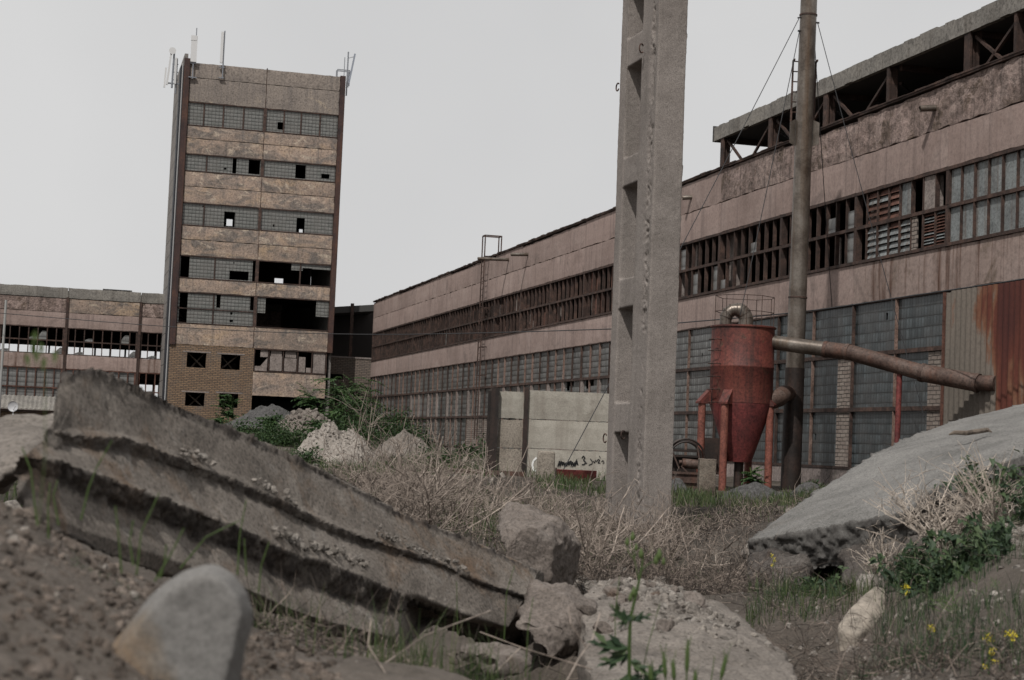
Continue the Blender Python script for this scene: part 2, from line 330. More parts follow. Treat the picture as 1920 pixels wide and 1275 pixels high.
m_col = weathered("column_concrete", (0.19, 0.166, 0.149), (0.25, 0.22, 0.2), (0.3, 0.266, 0.242), 1.0, streak=(0.13, 0.115, 0.1), streak_amt=0.5,
                  patch=(0.16, 0.14, 0.125), patch_lo=0.6, patch_scale=1.6, soft=0.15, fine=75, bump=0.6, bdist=0.012, rnd=0)
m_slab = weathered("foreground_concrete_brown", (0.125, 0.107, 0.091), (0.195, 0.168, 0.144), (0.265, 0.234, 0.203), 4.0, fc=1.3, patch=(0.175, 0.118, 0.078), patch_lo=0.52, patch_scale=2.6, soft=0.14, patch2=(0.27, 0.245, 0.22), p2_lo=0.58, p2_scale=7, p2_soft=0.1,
                   fine=110, bump=0.8, bdist=0.007, grime_shade=(0.035, 0.028, 0.025), rnd=0)
m_slabgrey = weathered("grey_smooth_concrete", (0.135, 0.13, 0.122), (0.185, 0.178, 0.168), (0.235, 0.226, 0.212), 3.0, fc=1.1, patch2=(0.14, 0.13, 0.118), p2_lo=0.55, p2_scale=1.5, p2_soft=0.12, fine=90, bump=0.35, bdist=0.008, rnd=0, grime_shade=(0.06, 0.054, 0.05))
m_chunk = weathered("broken_concrete", (0.12, 0.1, 0.085), (0.19, 0.16, 0.14), (0.26, 0.225, 0.2), 6.0, patch=(0.12, 0.085, 0.065), patch_lo=0.6, patch_scale=5, fine=90, bump=0.7, bdist=0.012, rnd=0.12)
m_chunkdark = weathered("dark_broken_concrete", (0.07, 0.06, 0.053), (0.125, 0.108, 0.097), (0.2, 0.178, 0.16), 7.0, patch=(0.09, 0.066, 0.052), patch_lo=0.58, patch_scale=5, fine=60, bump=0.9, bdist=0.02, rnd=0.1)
m_chunkpale = weathered("pale_broken_concrete", (0.14, 0.122, 0.107), (0.205, 0.18, 0.158), (0.27, 0.238, 0.21), 5.0, fine=90, bump=0.6, bdist=0.01, rnd=0.08, patch=(0.17, 0.145, 0.125), patch_lo=0.6, patch_scale=4)
t = NT("river_stone"); v = t.coord(); n1 = t.noise(v, 9, 8, 0.65, 0.3); nf = t.noise(v, 150, 5, 0.7); sx = t.n("ShaderNodeSeparateXYZ"); t.l(v, sx.inputs[0])
ma = t.n("ShaderNodeMath", operation='MULTIPLY_ADD'); t.l(sx.outputs[0], ma.inputs[0]); ma.inputs[1].default_value = 3.2; t.l(n1, ma.inputs[2])
mb_ = t.n("ShaderNodeMath", operation='MULTIPLY_ADD'); t.l(sx.outputs[2], mb_.inputs[0]); mb_.inputs[1].default_value = 3.0; t.l(ma.outputs[0], mb_.inputs[2])
col = t.ramp(mb_.outputs[0], [(0.42, (0.16, 0.108, 0.066)), (0.62, (0.135, 0.115, 0.095)), (0.74, (0.14, 0.134, 0.127))])
col = t.mix(1.0, col, t.ramp(nf, [(0.34, 0.72), (0.5, 1.0), (0.66, 1.2)]), 'MULTIPLY'); t.bump(nf, 0.35, 0.002)
m_stone = t.fin(col, 0.9)
m_soil = weathered("dry_soil", (0.12, 0.094, 0.076), (0.19, 0.153, 0.126), (0.27, 0.225, 0.192), 3.0, patch=(0.2, 0.165, 0.14), patch_lo=0.56, patch_scale=1.5, fine=60, bump=0.9, bdist=0.02, rnd=0, island=0.45)
m_rubble = weathered("crushed_stone", (0.19, 0.165, 0.145), (0.28, 0.25, 0.22), (0.36, 0.33, 0.3), 12.0, fine=60, bump=0.8, bdist=0.02, rnd=0.05, island=0.35)
m_gravel = weathered("grey_gravel", (0.06, 0.058, 0.057), (0.105, 0.102, 0.1), (0.155, 0.15, 0.147), 9.0, fine=40, bump=1.0, bdist=0.04, rnd=0.05)
m_red = weathered("rusty_red_paint", (0.05, 0.02, 0.017), (0.135, 0.036, 0.028), (0.17, 0.052, 0.036), 1.1, streak=(0.028, 0.018, 0.015), streak_amt=1.0, patch=(0.095, 0.05, 0.034), patch_lo=0.6, patch_scale=2.0, fine=14, rough=0.6, bump=0.2, rnd=0)
m_redlow = weathered("crimson_primer", (0.09, 0.024, 0.024), (0.165, 0.038, 0.036), (0.2, 0.055, 0.045), 1.4, streak=(0.05, 0.02, 0.018), streak_amt=0.9, fine=14, rough=0.6, bump=0.2, rnd=0)
m_orange = weathered("faded_orange_paint", (0.13, 0.045, 0.033), (0.215, 0.075, 0.054), (0.26, 0.105, 0.08), 2.0, streak=(0.14, 0.06, 0.04), streak_amt=0.6, fine=18, rough=0.7, rnd=0.06)
m_galv = weathered("stained_galvanised_steel", (0.085, 0.068, 0.056), (0.18, 0.152, 0.128), (0.27, 0.24, 0.21), 1.3, streak=(0.12, 0.075, 0.045), streak_amt=0.85, fine=16, rough=0.38, metal=0.55, bump=0.08, fc=0.5, rnd=0, spec=0.4)
m_black = weathered("sooty_black_steel", (0.012, 0.009, 0.008), (0.025, 0.017, 0.014), (0.06, 0.035, 0.028), 0.9, streak=(0.07, 0.04, 0.03), streak_amt=0.5, fine=16, rough=0.6, bump=0.15, rnd=0)
m_duct = weathered("rusty_duct_steel", (0.05, 0.028, 0.022), (0.1, 0.065, 0.052), (0.16, 0.12, 0.102), 1.2, streak=(0.12, 0.05, 0.03), streak_amt=0.7, fine=16, rough=0.65, metal=0.1, bump=0.15, rnd=0)
m_sheet = weathered("grey_blue_sheet_metal", (0.13, 0.14, 0.14), (0.2, 0.215, 0.215), (0.26, 0.28, 0.28), 1.2, streak=(0.11, 0.07, 0.05), streak_amt=0.8, fine=12, rough=0.55, rnd=0.1)
m_rustsheet = weathered("rust_red_sheet", (0.05, 0.025, 0.018), (0.11, 0.05, 0.036), (0.17, 0.09, 0.068), 1.6, streak=(0.06, 0.03, 0.02), streak_amt=0.7, fine=12, rough=0.8, rnd=0.25)
m_rustpink = weathered("faded_red_board", (0.1, 0.055, 0.045), (0.19, 0.11, 0.09), (0.26, 0.17, 0.145), 1.5, streak=(0.08, 0.04, 0.03), fine=12, rnd=0.25)
m_concstrip = weathered("pinkish_concrete_strip", (0.19, 0.16, 0.145), (0.26, 0.22, 0.2), (0.3, 0.26, 0.24), 1.5, fine=12, rnd=0.1)
m_fence = weathered("cream_concrete_panel", (0.28, 0.255, 0.217), (0.37, 0.345, 0.297), (0.43, 0.4, 0.35), 1.2, streak=(0.25, 0.22, 0.185), streak_amt=0.6, patch=(0.24, 0.215, 0.18), patch_lo=0.56, patch_scale=1.2, soft=0.15, fc=0.4, fine=30, bump=0.3, rnd=0.05)
m_fencegrey = weathered("brown_grey_concrete_panel", (0.2, 0.17, 0.14), (0.27, 0.235, 0.195), (0.32, 0.28, 0.235), 1.2, fine=25, bump=0.3, rnd=0.08)
m_wood = weathered("weathered_timber", (0.09, 0.07, 0.055), (0.16, 0.13, 0.105), (0.22, 0.19, 0.155), 3.0, streak=(0.04, 0.03, 0.025), streak_amt=0.9, fine=30, bump=0.6, rnd=0.1)
m_white = flat("antenna_pale_grey", (0.5, 0.5, 0.5), 0.5)
m_pole = flat("antenna_steel", (0.2, 0.21, 0.23), 0.45, 0.4)
m_ink = flat("black_spray_paint", (0.012, 0.012, 0.013), 0.7)
m_wire = flat("dark_wire", (0.03, 0.03, 0.032), 0.6)
m_twig = weathered("dry_twig", (0.16, 0.13, 0.108), (0.275, 0.225, 0.19), (0.4, 0.34, 0.29), 3.0, fine=20, rnd=0.15, bump=0.0)
m_twigpale = weathered("bleached_twig", (0.32, 0.265, 0.215), (0.46, 0.39, 0.33), (0.58, 0.51, 0.44), 3.0, fine=20, rnd=0.1, bump=0.0)
m_straw = leafmat("dry_straw", (0.018, 0.014, 0.012), (0.07, 0.055, 0.046), (0.28, 0.226, 0.19), 0.0, 0.8)
m_ail = leafmat("sapling_leaf", (0.022, 0.048, 0.018), (0.036, 0.075, 0.024), (0.065, 0.115, 0.036), 0.2)
m_bush = leafmat("bush_leaf", (0.02, 0.042, 0.017), (0.034, 0.068, 0.022), (0.06, 0.1, 0.034), 0.2)
m_bind = leafmat("bindweed_leaf", (0.018, 0.036, 0.018), (0.034, 0.062, 0.028), (0.08, 0.115, 0.05), 0.18)
m_grass = leafmat("green_grass", (0.028, 0.05, 0.017), (0.055, 0.085, 0.03), (0.12, 0.135, 0.062), 0.2)
m_grassnear = leafmat("near_grass", (0.05, 0.088, 0.026), (0.08, 0.125, 0.038), (0.12, 0.17, 0.06), 0.3)
m_yellow = flat("yellow_petal", (0.55, 0.45, 0.03), 0.6)
m_stem = flat("green_stem", (0.07, 0.11, 0.035), 0.6)
m_hose = flat("grey_hose", (0.12, 0.115, 0.11), 0.6)

# corrugated sheet: pale ridged metal eaten by big vertical rust
t = NT("rusted_corrugated_sheet"); v = t.coord(); ms = t.coord((1.0, 1.0, 0.22))
n1 = t.noise(ms, 1.1, 8, 0.6, 0.3); sx = t.n("ShaderNodeSeparateXYZ"); t.l(t.coord(), sx.inputs[0])
gx = t.n("ShaderNodeMapRange"); gx.inputs[1].default_value = 86.4; gx.inputs[2].default_value = 88.2; gx.inputs[3].default_value = -0.16; gx.inputs[4].default_value = 0.28; t.l(sx.outputs[0], gx.inputs[0])
gz_ = t.n("ShaderNodeMapRange"); gz_.inputs[1].default_value = 2.4; gz_.inputs[2].default_value = 4.2; gz_.inputs[3].default_value = -0.2; gz_.inputs[4].default_value = 0.04; t.l(sx.outputs[2], gz_.inputs[0])
a1 = t.n("ShaderNodeMath", operation='ADD'); t.l(n1, a1.inputs[0]); t.l(gx.outputs[0], a1.inputs[1])
a2 = t.n("ShaderNodeMath", operation='ADD'); t.l(a1.outputs[0], a2.inputs[0]); t.l(gz_.outputs[0], a2.inputs[1])
col = t.ramp(a2.outputs[0], [(0.0, (0.1, 0.088, 0.074)), (0.5, (0.13, 0.11, 0.092)), (0.55, (0.13, 0.06, 0.034)), (0.62, (0.085, 0.024, 0.015)), (0.85, (0.05, 0.014, 0.011))])
col = t.mix(1.0, col, t.ramp(t.noise(v, 12, 6, 0.7), [(0.25, 0.65), (0.5, 1.0), (0.75, 1.2)]), 'MULTIPLY')
m_corr = t.fin(col, 0.75)
# ground
t = NT("ground_dirt_litter_and_shade"); v = t.coord()
n1 = t.noise(v, 0.55, 10, 0.65, 0.5); n2 = t.noise(v, 4.0, 8, 0.7); n3 = t.noise(v, 45.0, 6, 0.75)
col = t.ramp(n1, [(0.3, (0.07, 0.057, 0.046)), (0.5, (0.12, 0.1, 0.084)), (0.7, (0.175, 0.15, 0.128))])
col = t.mix(t.ramp(n2, [(0.48, 0.0), (0.66, 0.6)]), col, (0.09, 0.075, 0.06))
col = t.mix(1.0, col, t.ramp(n3, [(0.25, 0.55), (0.5, 1.0), (0.75, 1.35)]), 'MULTIPLY')
sx = t.n("ShaderNodeSeparateXYZ"); t.l(v, sx.inputs[0]); litter_shade = t.n("ShaderNodeMapRange"); litter_shade.inputs[1].default_value = 6.5; litter_shade.inputs[2].default_value = 9.0; t.l(sx.outputs[1], litter_shade.inputs[0])
lf2 = t.n("ShaderNodeMath", operation='MULTIPLY'); t.l(litter_shade.outputs[0], lf2.inputs[0]); t.l(t.ramp(n1, [(0.35, 1.0), (0.62, 0.45)]), lf2.inputs[1])
col = t.mix(lf2.outputs[0], col, (0.03, 0.024, 0.018))      # shade under the brush painted dark, with plant litter, beyond the dirt slope
hh = t.n("ShaderNodeMath", operation='ADD'); t.l(n3, hh.inputs[0]); t.l(n2, hh.inputs[1]); t.bump(hh.outputs[0], 0.9, 0.03)
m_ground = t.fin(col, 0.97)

rng = np.random.default_rng(7); random.seed(11)
# ------------------------------------------------------------------ ground
GP = [(0,1275,1.8),(250,1275,2.0),(600,1275,2.9),(900,1285,3.4),(1600,1275,4.3),(1920,1275,4.2),
      (20,965,2.75),(150,1050,2.8),(300,1150,2.6),(600,1225,3.9),(1050,1160,5.6),
      (1450,1105,7.2),(1600,1120,6.8),(1750,1130,6.0),(1920,1080,5.4),(1700,1030,8.6),(1920,930,8.3),(2100,860,8.3),(1920,850,12),(1560,965,13),
      (500,960,9),(200,950,9),(800,985,10),(1000,1015,12),(1350,1015,14),(1200,1010,23),(1350,975,24),(1000,945,24),
      (1350,937,41),(1500,932,41),(1750,918,42),(980,897,44),(1100,902,42),(800,893,44),(600,893,42),(350,890,42),
      (640,868,62),(800,862,75),(900,852,88),(550,832,100),(420,803,119),(640,812,119),(720,836,116),(300,806,120),(100,806,125),(-300,800,125)]
gp = np.array([list(dep(*g)) for g in GP] + [list(dep(*q) - np.array([0, 0, dz])) for q, dz in (((1235, 1150, 5.9), .3), ((1310, 1280, 4.4), .28), ((1160, 1300, 4.2), .25), ((1470, 1250, 5.2), .22), ((1100, 1140, 6.1), .2), ((1330, 1120, 6.9), .12), ((1060, 1200, 5.0), .2), ((1560, 1010, 8.6), .34), ((1450, 1050, 8.4), .24), ((1545, 1060, 9.1), .6), ((1545, 1075, 8.6), .5), ((1545, 1090, 8.2), .3), ((1540, 1120, 7.6), .06), ((1620, 1185, 6.2), .05), ((1690, 1030, 8.2), .12), ((850, 1180, 4.9), .3), ((930, 1190, 5.3), .3), ((790, 1195, 4.6), .22), ((700, 1200, 4.3), .12))] + [[-80, 300, 2.0], [0, 300, 1.5], [120, 300, 1.5], [60, 60, 0.8], [-60, 60, 1.2], [-6, 6, 1.2], [-4, 2.5, 1.5], [6, 4, 1.3], [14, 14, 1.6]])
def _uv(P): return np.stack([np.log(np.maximum(P[:, 1], 0.8)) * 1.2, 3.2 * P[:, 0] / np.maximum(P[:, 1], 0.8)], 1)
def _k(A, B):
    r2 = ((A[:, None] - B[None]) ** 2).sum(2); return 0.5 * r2 * np.log(r2 + 1e-12)
_u = _uv(gp); _n = len(_u)
_A = np.zeros((_n + 3, _n + 3)); _A[:_n, :_n] = _k(_u, _u) + np.eye(_n) * 0.004; _A[:_n, _n] = 1; _A[:_n, _n + 1:] = _u; _A[_n, :_n] = 1; _A[_n + 1:, :_n] = _u.T
_w = np.linalg.solve(_A, np.concatenate([gp[:, 2], [0, 0, 0]]))
_hol = dep(1545, 1075, 8.75)      # dark hollow under the smooth slab
def ground_z(x, y, detail=True):
    x = np.atleast_1d(np.asarray(x, float)); y = np.atleast_1d(np.asarray(y, float)); P = np.stack([x, y, 0 * x], 1); u = _uv(P)
    out = np.empty(len(x))
    for i in range(0, len(x), 20000):
        uu = u[i:i + 20000]; out[i:i + 20000] = _k(uu, _u) @ _w[:_n] + _w[_n] + uu @ _w[_n + 1:]
    out = np.clip(out, -0.6, 3.2)
    out = out - 0.55 * np.exp(-(((x - _hol[0]) / 0.2) ** 2 + ((y - _hol[1] - 0.6) / 1.0) ** 2) ** 2)
    if detail:
        a = np.clip(y / 60, 0.12, 1.0)
        out = out + 0.10 * a * fbm(P, 0.9, 4, 3) + 0.022 * np.clip(y / 6, 0.5, 2) * fbm(P, 5.0, 4, 9) + 0.007 * np.clip(3.6 - y, 0, 1) * fbm(P, 17.0, 5, 19, 0.65, True) + 0.008 * fbm(P, 22.0, 3, 5)
    return out
def gz(x, y): return float(ground_z([x], [y])[0])
ny, nx = 420, 340
ys = np.exp(np.linspace(math.log(1.2), math.log(420), ny)); az = np.linspace(-0.62, 0.62, nx)
az = np.sign(az) * np.abs(az) ** 1.15
YY, AA = np.meshgrid(ys, az, indexing='ij'); XX = AA * (YY + 1.0)
ZZ = ground_z(XX.ravel(), YY.ravel())
idx = np.arange(ny * nx).reshape(ny, nx)
Fg = np.stack([idx[:-1, :-1], idx[:-1, 1:], idx[1:, 1:], idx[1:, :-1]], -1).reshape(-1, 4)
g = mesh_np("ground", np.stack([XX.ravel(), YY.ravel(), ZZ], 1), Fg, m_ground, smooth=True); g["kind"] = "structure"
# a broad coarse sheet under it carries the ground out to every side
bm_ = MB(); R_ = 600
bm_.add([(-R_, -R_, -0.9), (R_, -R_, -0.9), (R_, R_, -0.9), (-R_, R_, -0.9)], [(0, 1, 2, 3)])
o = bm_.build("terrain", m_soil); o["kind"] = "structure"

# ------------------------------------------------------------------ facade helpers (local x along wall, y inwards, z up)
def panel_mesh(u0, u1, v0, v1, thick=0.28, y=0.0, jit=0.012, seed=0, nu=14, nv=4, rough=0.0):
    r = np.random.default_rng(seed + int(abs(u0 * 31 + v0 * 77) * 10))
    us = np.linspace(u0, u1, nu + 1); vs = np.linspace(v0, v1, nv + 1); mb = MB(); V = []
    for j, v in enumerate(vs):
        for i, u in enumerate(us):
            du = r.uniform(-jit, jit) if i in (0, nu) else 0; dv = r.uniform(-jit, jit) if j in (0, nv) else 0
            e = 1 if (i in (0, nu) or j in (0, nv)) else 0
            V.append((u + du, y + e * 0.012 + r.uniform(-rough, rough), v + dv))
    n = nu + 1; Fs = [(j * n + i, j * n + i + 1, (j + 1) * n + i + 1, (j + 1) * n + i) for j in range(nv) for i in range(nu)]
    b = len(V)
    ring = [i for i in range(n)] + [j * n + nu for j in range(1, nv + 1)] + [nv * n + i for i in range(nu - 1, -1, -1)] + [j * n for j in range(nv - 1, 0, -1)]
    for k in ring: V.append((V[k][0], y + thick, V[k][2]))
    L = len(ring)
    for k in range(L): Fs.append((ring[(k + 1) % L], ring[k], b + k, b + (k + 1) % L))
    Fs.append(tuple(b + k for k in range(L)))
    mb.add(V, Fs); return mb
def cells(mb, u0, u1, v0, v1, holes, y, th, m=0):
    """a sheet with rectangular holes as boxes"""
    us = sorted({u0, u1} | {min(max(x, u0), u1) for h in holes for x in (h[0], h[2])}); vs = sorted({v0, v1} | {min(max(x, v0), v1) for h in holes for x in (h[1], h[3])})
    for i in range(len(us) - 1):
        a, b = us[i], us[i + 1]
        if b - a < 1e-4: continue
        run = None
        for j in range(len(vs) - 1):
            c, d = vs[j], vs[j + 1]
            if d - c < 1e-4: continue
            mu, mv = (a + b) / 2, (c + d) / 2
            hole = any(h[0] < mu < h[2] and h[1] < mv < h[3] for h in holes)
            if hole:
                if run: mb.box(a, b, y, y + th, run[0], run[1], m); run = None
            else: run = (run[0], d) if run else (c, d)
        if run: mb.box(a, b, y, y + th, run[0], run[1], m)

# ================================================================== TOWER
TO = dep(313, 765, 125.0); TB = 1.6
def tw(x, y):
    p = onplane(x, y, TO, D1) - TO; return float(p @ D2), float(p[2])
def twr(x0, y0, x1, y1):
    a = tw(x0, y0); b = tw(x1, y1); return (min(a[0], b[0]), min(a[1], b[1]), max(a[0], b[0]), max(a[1], b[1]))
tower = thing("office_tower", "tall derelict seven storey tower with orange concrete bands and glass block windows", "tower", TO - np.array([0, 0, TB]), YAW)
def tb(mb, name, mats, parent=tower, label=None, smooth=False):
    o = mb.build(name, mats, parent, (0, 0, TB) if parent == tower else None, smooth)
    if label: o["label"] = label
    return o
UL, UM, UR = 0.36, 6.1, 11.68
rows = [(24.78, 25.88, 0), (22.95, 24.73, 0), (20.22, 21.12, 1), (19.05, 20.17, 1), (16.6, 17.68, 1), (15.38, 16.55, 1), (12.62, 13.62, 1), (11.42, 12.57, 1), (8.7, 9.68, 1), (4.78, 6.32, 1)]
for k, (v0, v1, mt) in enumerate(rows):
    for (a, b) in ((UL + 0.02, UM - 0.03), (UM + 0.03, UR - 0.02)):
        tb(panel_mesh(a, b, v0, v1, 0.3, 0, 0.018, seed=k), "wall_panel", m_towertop if mt == 0 else m_tower)
tb(panel_mesh(UM + 0.1, UR - 0.02, 1.25, 3.02, 0.3, 0, 0.02, seed=50), "wall_panel", m_tower)
for a, b, zt in ((-0.08, UL, 26.15), (UR, 12.08, 25.95)):
    mb = MB(); mb.box(a, b, -0.1, 0.35, 4.72, zt); mb.box(a + 0.03, b - 0.03, -0.14, -0.1, 4.72, zt - 0.1)
    tb(mb, "corner_column", m_towerrib)
# side, back, roof, floors
mb = MB()
for z in np.arange(1.0, 25.5, 1.22): mb.box(-0.06, 0.2, 0.36, 11.8, z, z + 1.18)
mb.box(-0.04, 0.2, 0.36, 11.8, -2.5, 1.0); tb(mb, "side_wall", m_towerside)
mb = MB(); mb.box(11.85, 12.05, 0.36, 11.8, -2.5, 25.6); tb(mb, "side_wall", m_towerside)
mb = MB(); mb.box(0.2, 11.85, 0.31, 11.9, 25.3, 25.55); tb(mb, "roof", m_roof)
mb = MB()
for z in (20.35, 16.9, 12.9, 9.2, 5.6, 2.3): mb.box(0.21, 11.84, 0.33, 11.7, z - 0.3, z)
for (u, y0, y1) in ((6.0, 3.0, 11.7), (3.0, 6.0, 6.15)): mb.box(u, u + 0.15, y0, y1, 1.02, 25.2)
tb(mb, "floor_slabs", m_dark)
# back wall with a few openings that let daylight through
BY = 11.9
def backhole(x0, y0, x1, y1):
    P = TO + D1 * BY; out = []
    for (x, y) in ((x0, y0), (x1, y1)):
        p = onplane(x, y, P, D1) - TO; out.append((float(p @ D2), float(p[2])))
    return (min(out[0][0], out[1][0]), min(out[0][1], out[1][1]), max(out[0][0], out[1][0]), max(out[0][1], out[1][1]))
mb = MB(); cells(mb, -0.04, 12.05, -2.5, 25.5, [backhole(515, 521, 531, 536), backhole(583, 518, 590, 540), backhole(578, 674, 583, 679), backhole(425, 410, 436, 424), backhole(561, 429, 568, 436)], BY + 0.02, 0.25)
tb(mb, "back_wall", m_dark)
# windows
wins = [  # v0, v1, bay, holes (pixels), mullions
 (21.17, 22.9, 0, [], (1.55, 3.0, 4.5)), (21.17, 22.9, 1, [(521, 228, 532, 243)], (7.55, 8.85, 10.3)),
 (17.73, 19.0, 0, [(437, 296, 443, 325), (467, 299, 487, 327), (420, 314, 425, 318)], (1.95,)), (17.73, 19.0, 1, [(555, 308, 573, 335), (603, 325, 618, 335)], ()),
 (13.67, 15.33, 0, [(421, 396, 440, 426), (380, 385, 382, 388)], (1.95,)), (13.67, 15.33, 1, [(557, 408, 571, 436), (512, 420, 515, 425)], ()),
 (9.73, 11.37, 0, [(340, 475, 354, 522), (475, 480, 485, 530), (431, 507, 466, 526), (438, 491, 440, 494)], (2.95,)),
 (9.73, 11.37, 1, [(486, 480, 545, 540), (544, 506, 567, 540), (568, 502, 584, 540), (583, 504, 628, 540)], (9.35,)),
 (6.37, 8.65, 0, [(338, 545, 350, 605), (407, 550, 413, 577), (470, 555, 479, 582), (431, 599, 437, 604), (432, 585, 436, 590)], (3.0,)),
 (6.37, 8.65, 1, [(499, 555, 591, 625), (482, 586, 500, 625), (588, 593, 630, 625)], ())]
for (v0, v1, bay, holes, mul) in wins:
    a, b = (UL + 0.03, UM - 0.12) if bay == 0 else (UM + 0.12, UR - 0.03)
    wn = bpy.data.objects.new("window", None); COL.objects.link(wn); wn.parent = tower; wn.location = (0, 0, TB)
    mb = MB(); hs_ = [twr(*h) for h in holes]
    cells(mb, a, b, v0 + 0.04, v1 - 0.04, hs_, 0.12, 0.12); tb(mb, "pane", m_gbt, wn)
    mb = MB()
    mb.box(a, b, 0.02, 0.26, v1 - 0.035, v1 + 0.03); mb.box(a, b, -0.02, 0.3, v0 - 0.03, v0 + 0.035)
    for u in mul: mb.box(u - 0.05, u + 0.05, 0.06, 0.2, v0 + 0.036, v1 - 0.036)
    if v0 == 6.37 and bay == 0: mb.box(a, b, 0.07, 0.2, 7.42, 7.5)
    tb(mb, "frame", m_rust, wn)
# middle joint posts
mb = MB()
for v0, v1 in ((21.1, 22.96), (17.7, 19.04), (13.65, 15.36), (9.7, 11.4), (6.35, 8.68)): mb.box(UM - 0.118, UM + 0.118, 0.0, 0.25, v0, v1)
mb.box(UM - 0.03, UM + 0.03, 0.03, 0.29, 4.8, 26.0)
tb(mb, "joint_post", m_rust)
# lower right window with five broken boards
a, b = UM + 0.12, UR - 0.03; wn = bpy.data.objects.new("window", None); COL.objects.link(wn); wn.parent = tower; wn.location = (0, 0, TB)
mb = MB(); st = (b - a) / 5
mb.box(a + 0.05, a + st * 0.9, 0.12, 0.16, 3.1, 3.45); mb.add([(a + st * 0.4, 0.14, 3.4), (a + st * 0.92, 0.14, 3.4), (a + st * 0.92, 0.14, 4.1)], [(0, 1, 2)])
mb.box(a + st * 0.42, a + st * 0.93, 0.12, 0.16, 4.15, 4.66)
for k in (1, 2): mb.box(a + st * k + 0.1, a + st * (k + 0.93), 0.12, 0.16, 3.16, 4.35 - 0.1 * k); mb.box(a + st * k + 0.15, a + st * (k + 0.9), 0.17, 0.2, 4.2, 4.66)
mb.box(a + st * 3.1, a + st * 3.55, 0.12, 0.16, 3.15, 4.3); mb.box(a + st * 3.62, a + st * 3.95, 0.14, 0.18, 3.15, 3.5)
mb.box(a + st * 4.1, b - 0.08, 0.1, 0.16, 3.13, 4.68); tb(mb, "pane", m_concstrip, wn)
mb = MB(); mb.box(a, b, 0.0, 0.26, 4.69, 4.76); mb.box(a, b, -0.03, 0.3, 3.04, 3.1)
for k in range(6): mb.box(a + st * k - 0.03, a + st * k + 0.03, 0.05, 0.2, 3.1, 4.69)
tb(mb, "frame", m_rust, wn)
# brick wall with four openings
bh = [twr(351, 660, 386, 690), twr(415, 664, 450, 694), twr(348, 735, 383, 762), twr(412, 737, 446, 765)]
mb = MB(); cells(mb, -0.02, UM + 0.08, -2.5, 4.74, bh, 0.02, 0.38); o = tb(mb, "brick_wall", m_brick)
for (u0, v0, u1, v1) in bh:
    mb = MB(); mb.box(u0 - 0.3, u1 + 0.3, 0.005, 0.3, v1 + 0.002, v1 + 0.1)
    tb(mb, "lintel", m_concstrip)
for k, (u0, v0, u1, v1) in enumerate(bh):
    for q in range(2):
        mb = MB()
        sgn = 1 if (k + q) % 2 else -1; off = q * 0.35
        mb.bar((u0 + off if sgn > 0 else u1 - off, 1.0 + q * 0.3, v0 - 0.05), ((u1 if sgn > 0 else u0), 1.0 + q * 0.3, v1 + 0.1), 0.1, 0.1)
        tb(mb, "timber_brace", m_wood)
mb = MB(); mb.box(UM + 0.09, 11.9, 0.9, 1.1, -2.5, 0.2); mb.box(UM + 0.1, 11.9, 5.0, 5.2, -2.5, 1.0); tb(mb, "back_partition", m_dark)
# vertical duct and pipe along the left corner
mb = MB(); mb.box(-0.3, -0.065, 0.6, 1.9, -2.0, 25.7); tb(mb, "cable_duct", flat("black_cable_duct", (0.02, 0.021, 0.026), 0.6))
mb = MB(); mb.tube([(-0.17, 0.2, -2), (-0.17, 0.2, 25.8)], 0.045, 8); tb(mb, "drainpipe", flat("pale_drainpipe", (0.3, 0.3, 0.3), 0.6), smooth=True)
# antennas on the roof
def tower_pt(x, y, back=0.0):
    p = onplane(x, y, TO + D1 * back, D1); return Vector(p)
def antenna(name, label, base_px, top_px, w, pole_top_px=None, back=0.3, group="antennas on the tower roof"):
    b = tower_pt(*base_px, back); a = thing(name, label, "antenna", b, YAW, group)
    inv = a.matrix_basis.inverted(); t_ = inv @ tower_pt(*top_px, back)
    return a, inv, t_
a_, inv, tp = antenna("panel_antenna", "wide pale panel antenna with a thin rod on its top, at the tower's upper left", (361, 145), (361, 67), 0.42, back=-0.25)
mb = MB(); z0 = (inv @ tower_pt(361, 116, -0.25)).z
mb.box(-0.22, 0.22, -0.08, 0.12, z0, tp.z); mb.box(-0.25, 0.18, -0.1, 0.1, tp.z - 0.35, tp.z + 0.02); mb.build("panel", m_white, a_)
mb = MB(); mb.tube([(0, 0.05, -0.1), (0, 0.05, z0)], 0.05, 8); mb.tube([(0.12, 0, tp.z - 0.2), (0.12, 0, tp.z + 0.62)], 0.04, 6); mb.box(-0.3, 0.3, 0, 0.2, -0.02, 0.05); mb.box(-0.2, 0.2, 0.02, 0.2, z0 - 0.12, z0 - 0.02); mb.build("pole", m_pole, a_)
a_, inv, tp = antenna("panel_antenna", "tall narrow pale antenna right of the wide panel antenna on the tower edge", (415, 147), (415, 57), 0.2, back=-0.25)
z0 = (inv @ tower_pt(415, 118, -0.25)).z; mb = MB()
mb.box(-0.17, 0.02, -0.05, 0.1, z0, tp.z - 0.1); mb.build("panel", m_white, a_)
mb = MB(); mb.tube([(0.08, 0.05, 0), (0.08, 0.05, tp.z)], 0.05, 8); mb.box(-0.2, 0.2, 0, 0.16, z0 - 0.35, z0 - 0.28); mb.box(-0.2, 0.2, 0, 0.16, 0.02, 0.08); mb.build("pole", m_pole, a_)
a_, inv, tp = antenna("antenna_mast", "cluster of tilted panel antennas and a dish beside the tower's upper left corner", (322, 165), (330, 97), 0.2, back=1.5)
mb = MB(); mb.tube([(0, 0, 0), (0.05, 0, tp.z)], 0.07, 8); mb.tube([(0.3, 0, -0.4), (0.3, 0, tp.z - 0.5)], 0.05, 8); mb.box(-0.3, 0.6, -0.05, 0.05, 0.3, 0.4)
for z in (0.6, 1.2, 1.8): mb.box(-0.05, 0.4, -0.04, 0.04, z, z + 0.06)
mb.build("pole", m_pole, a_)
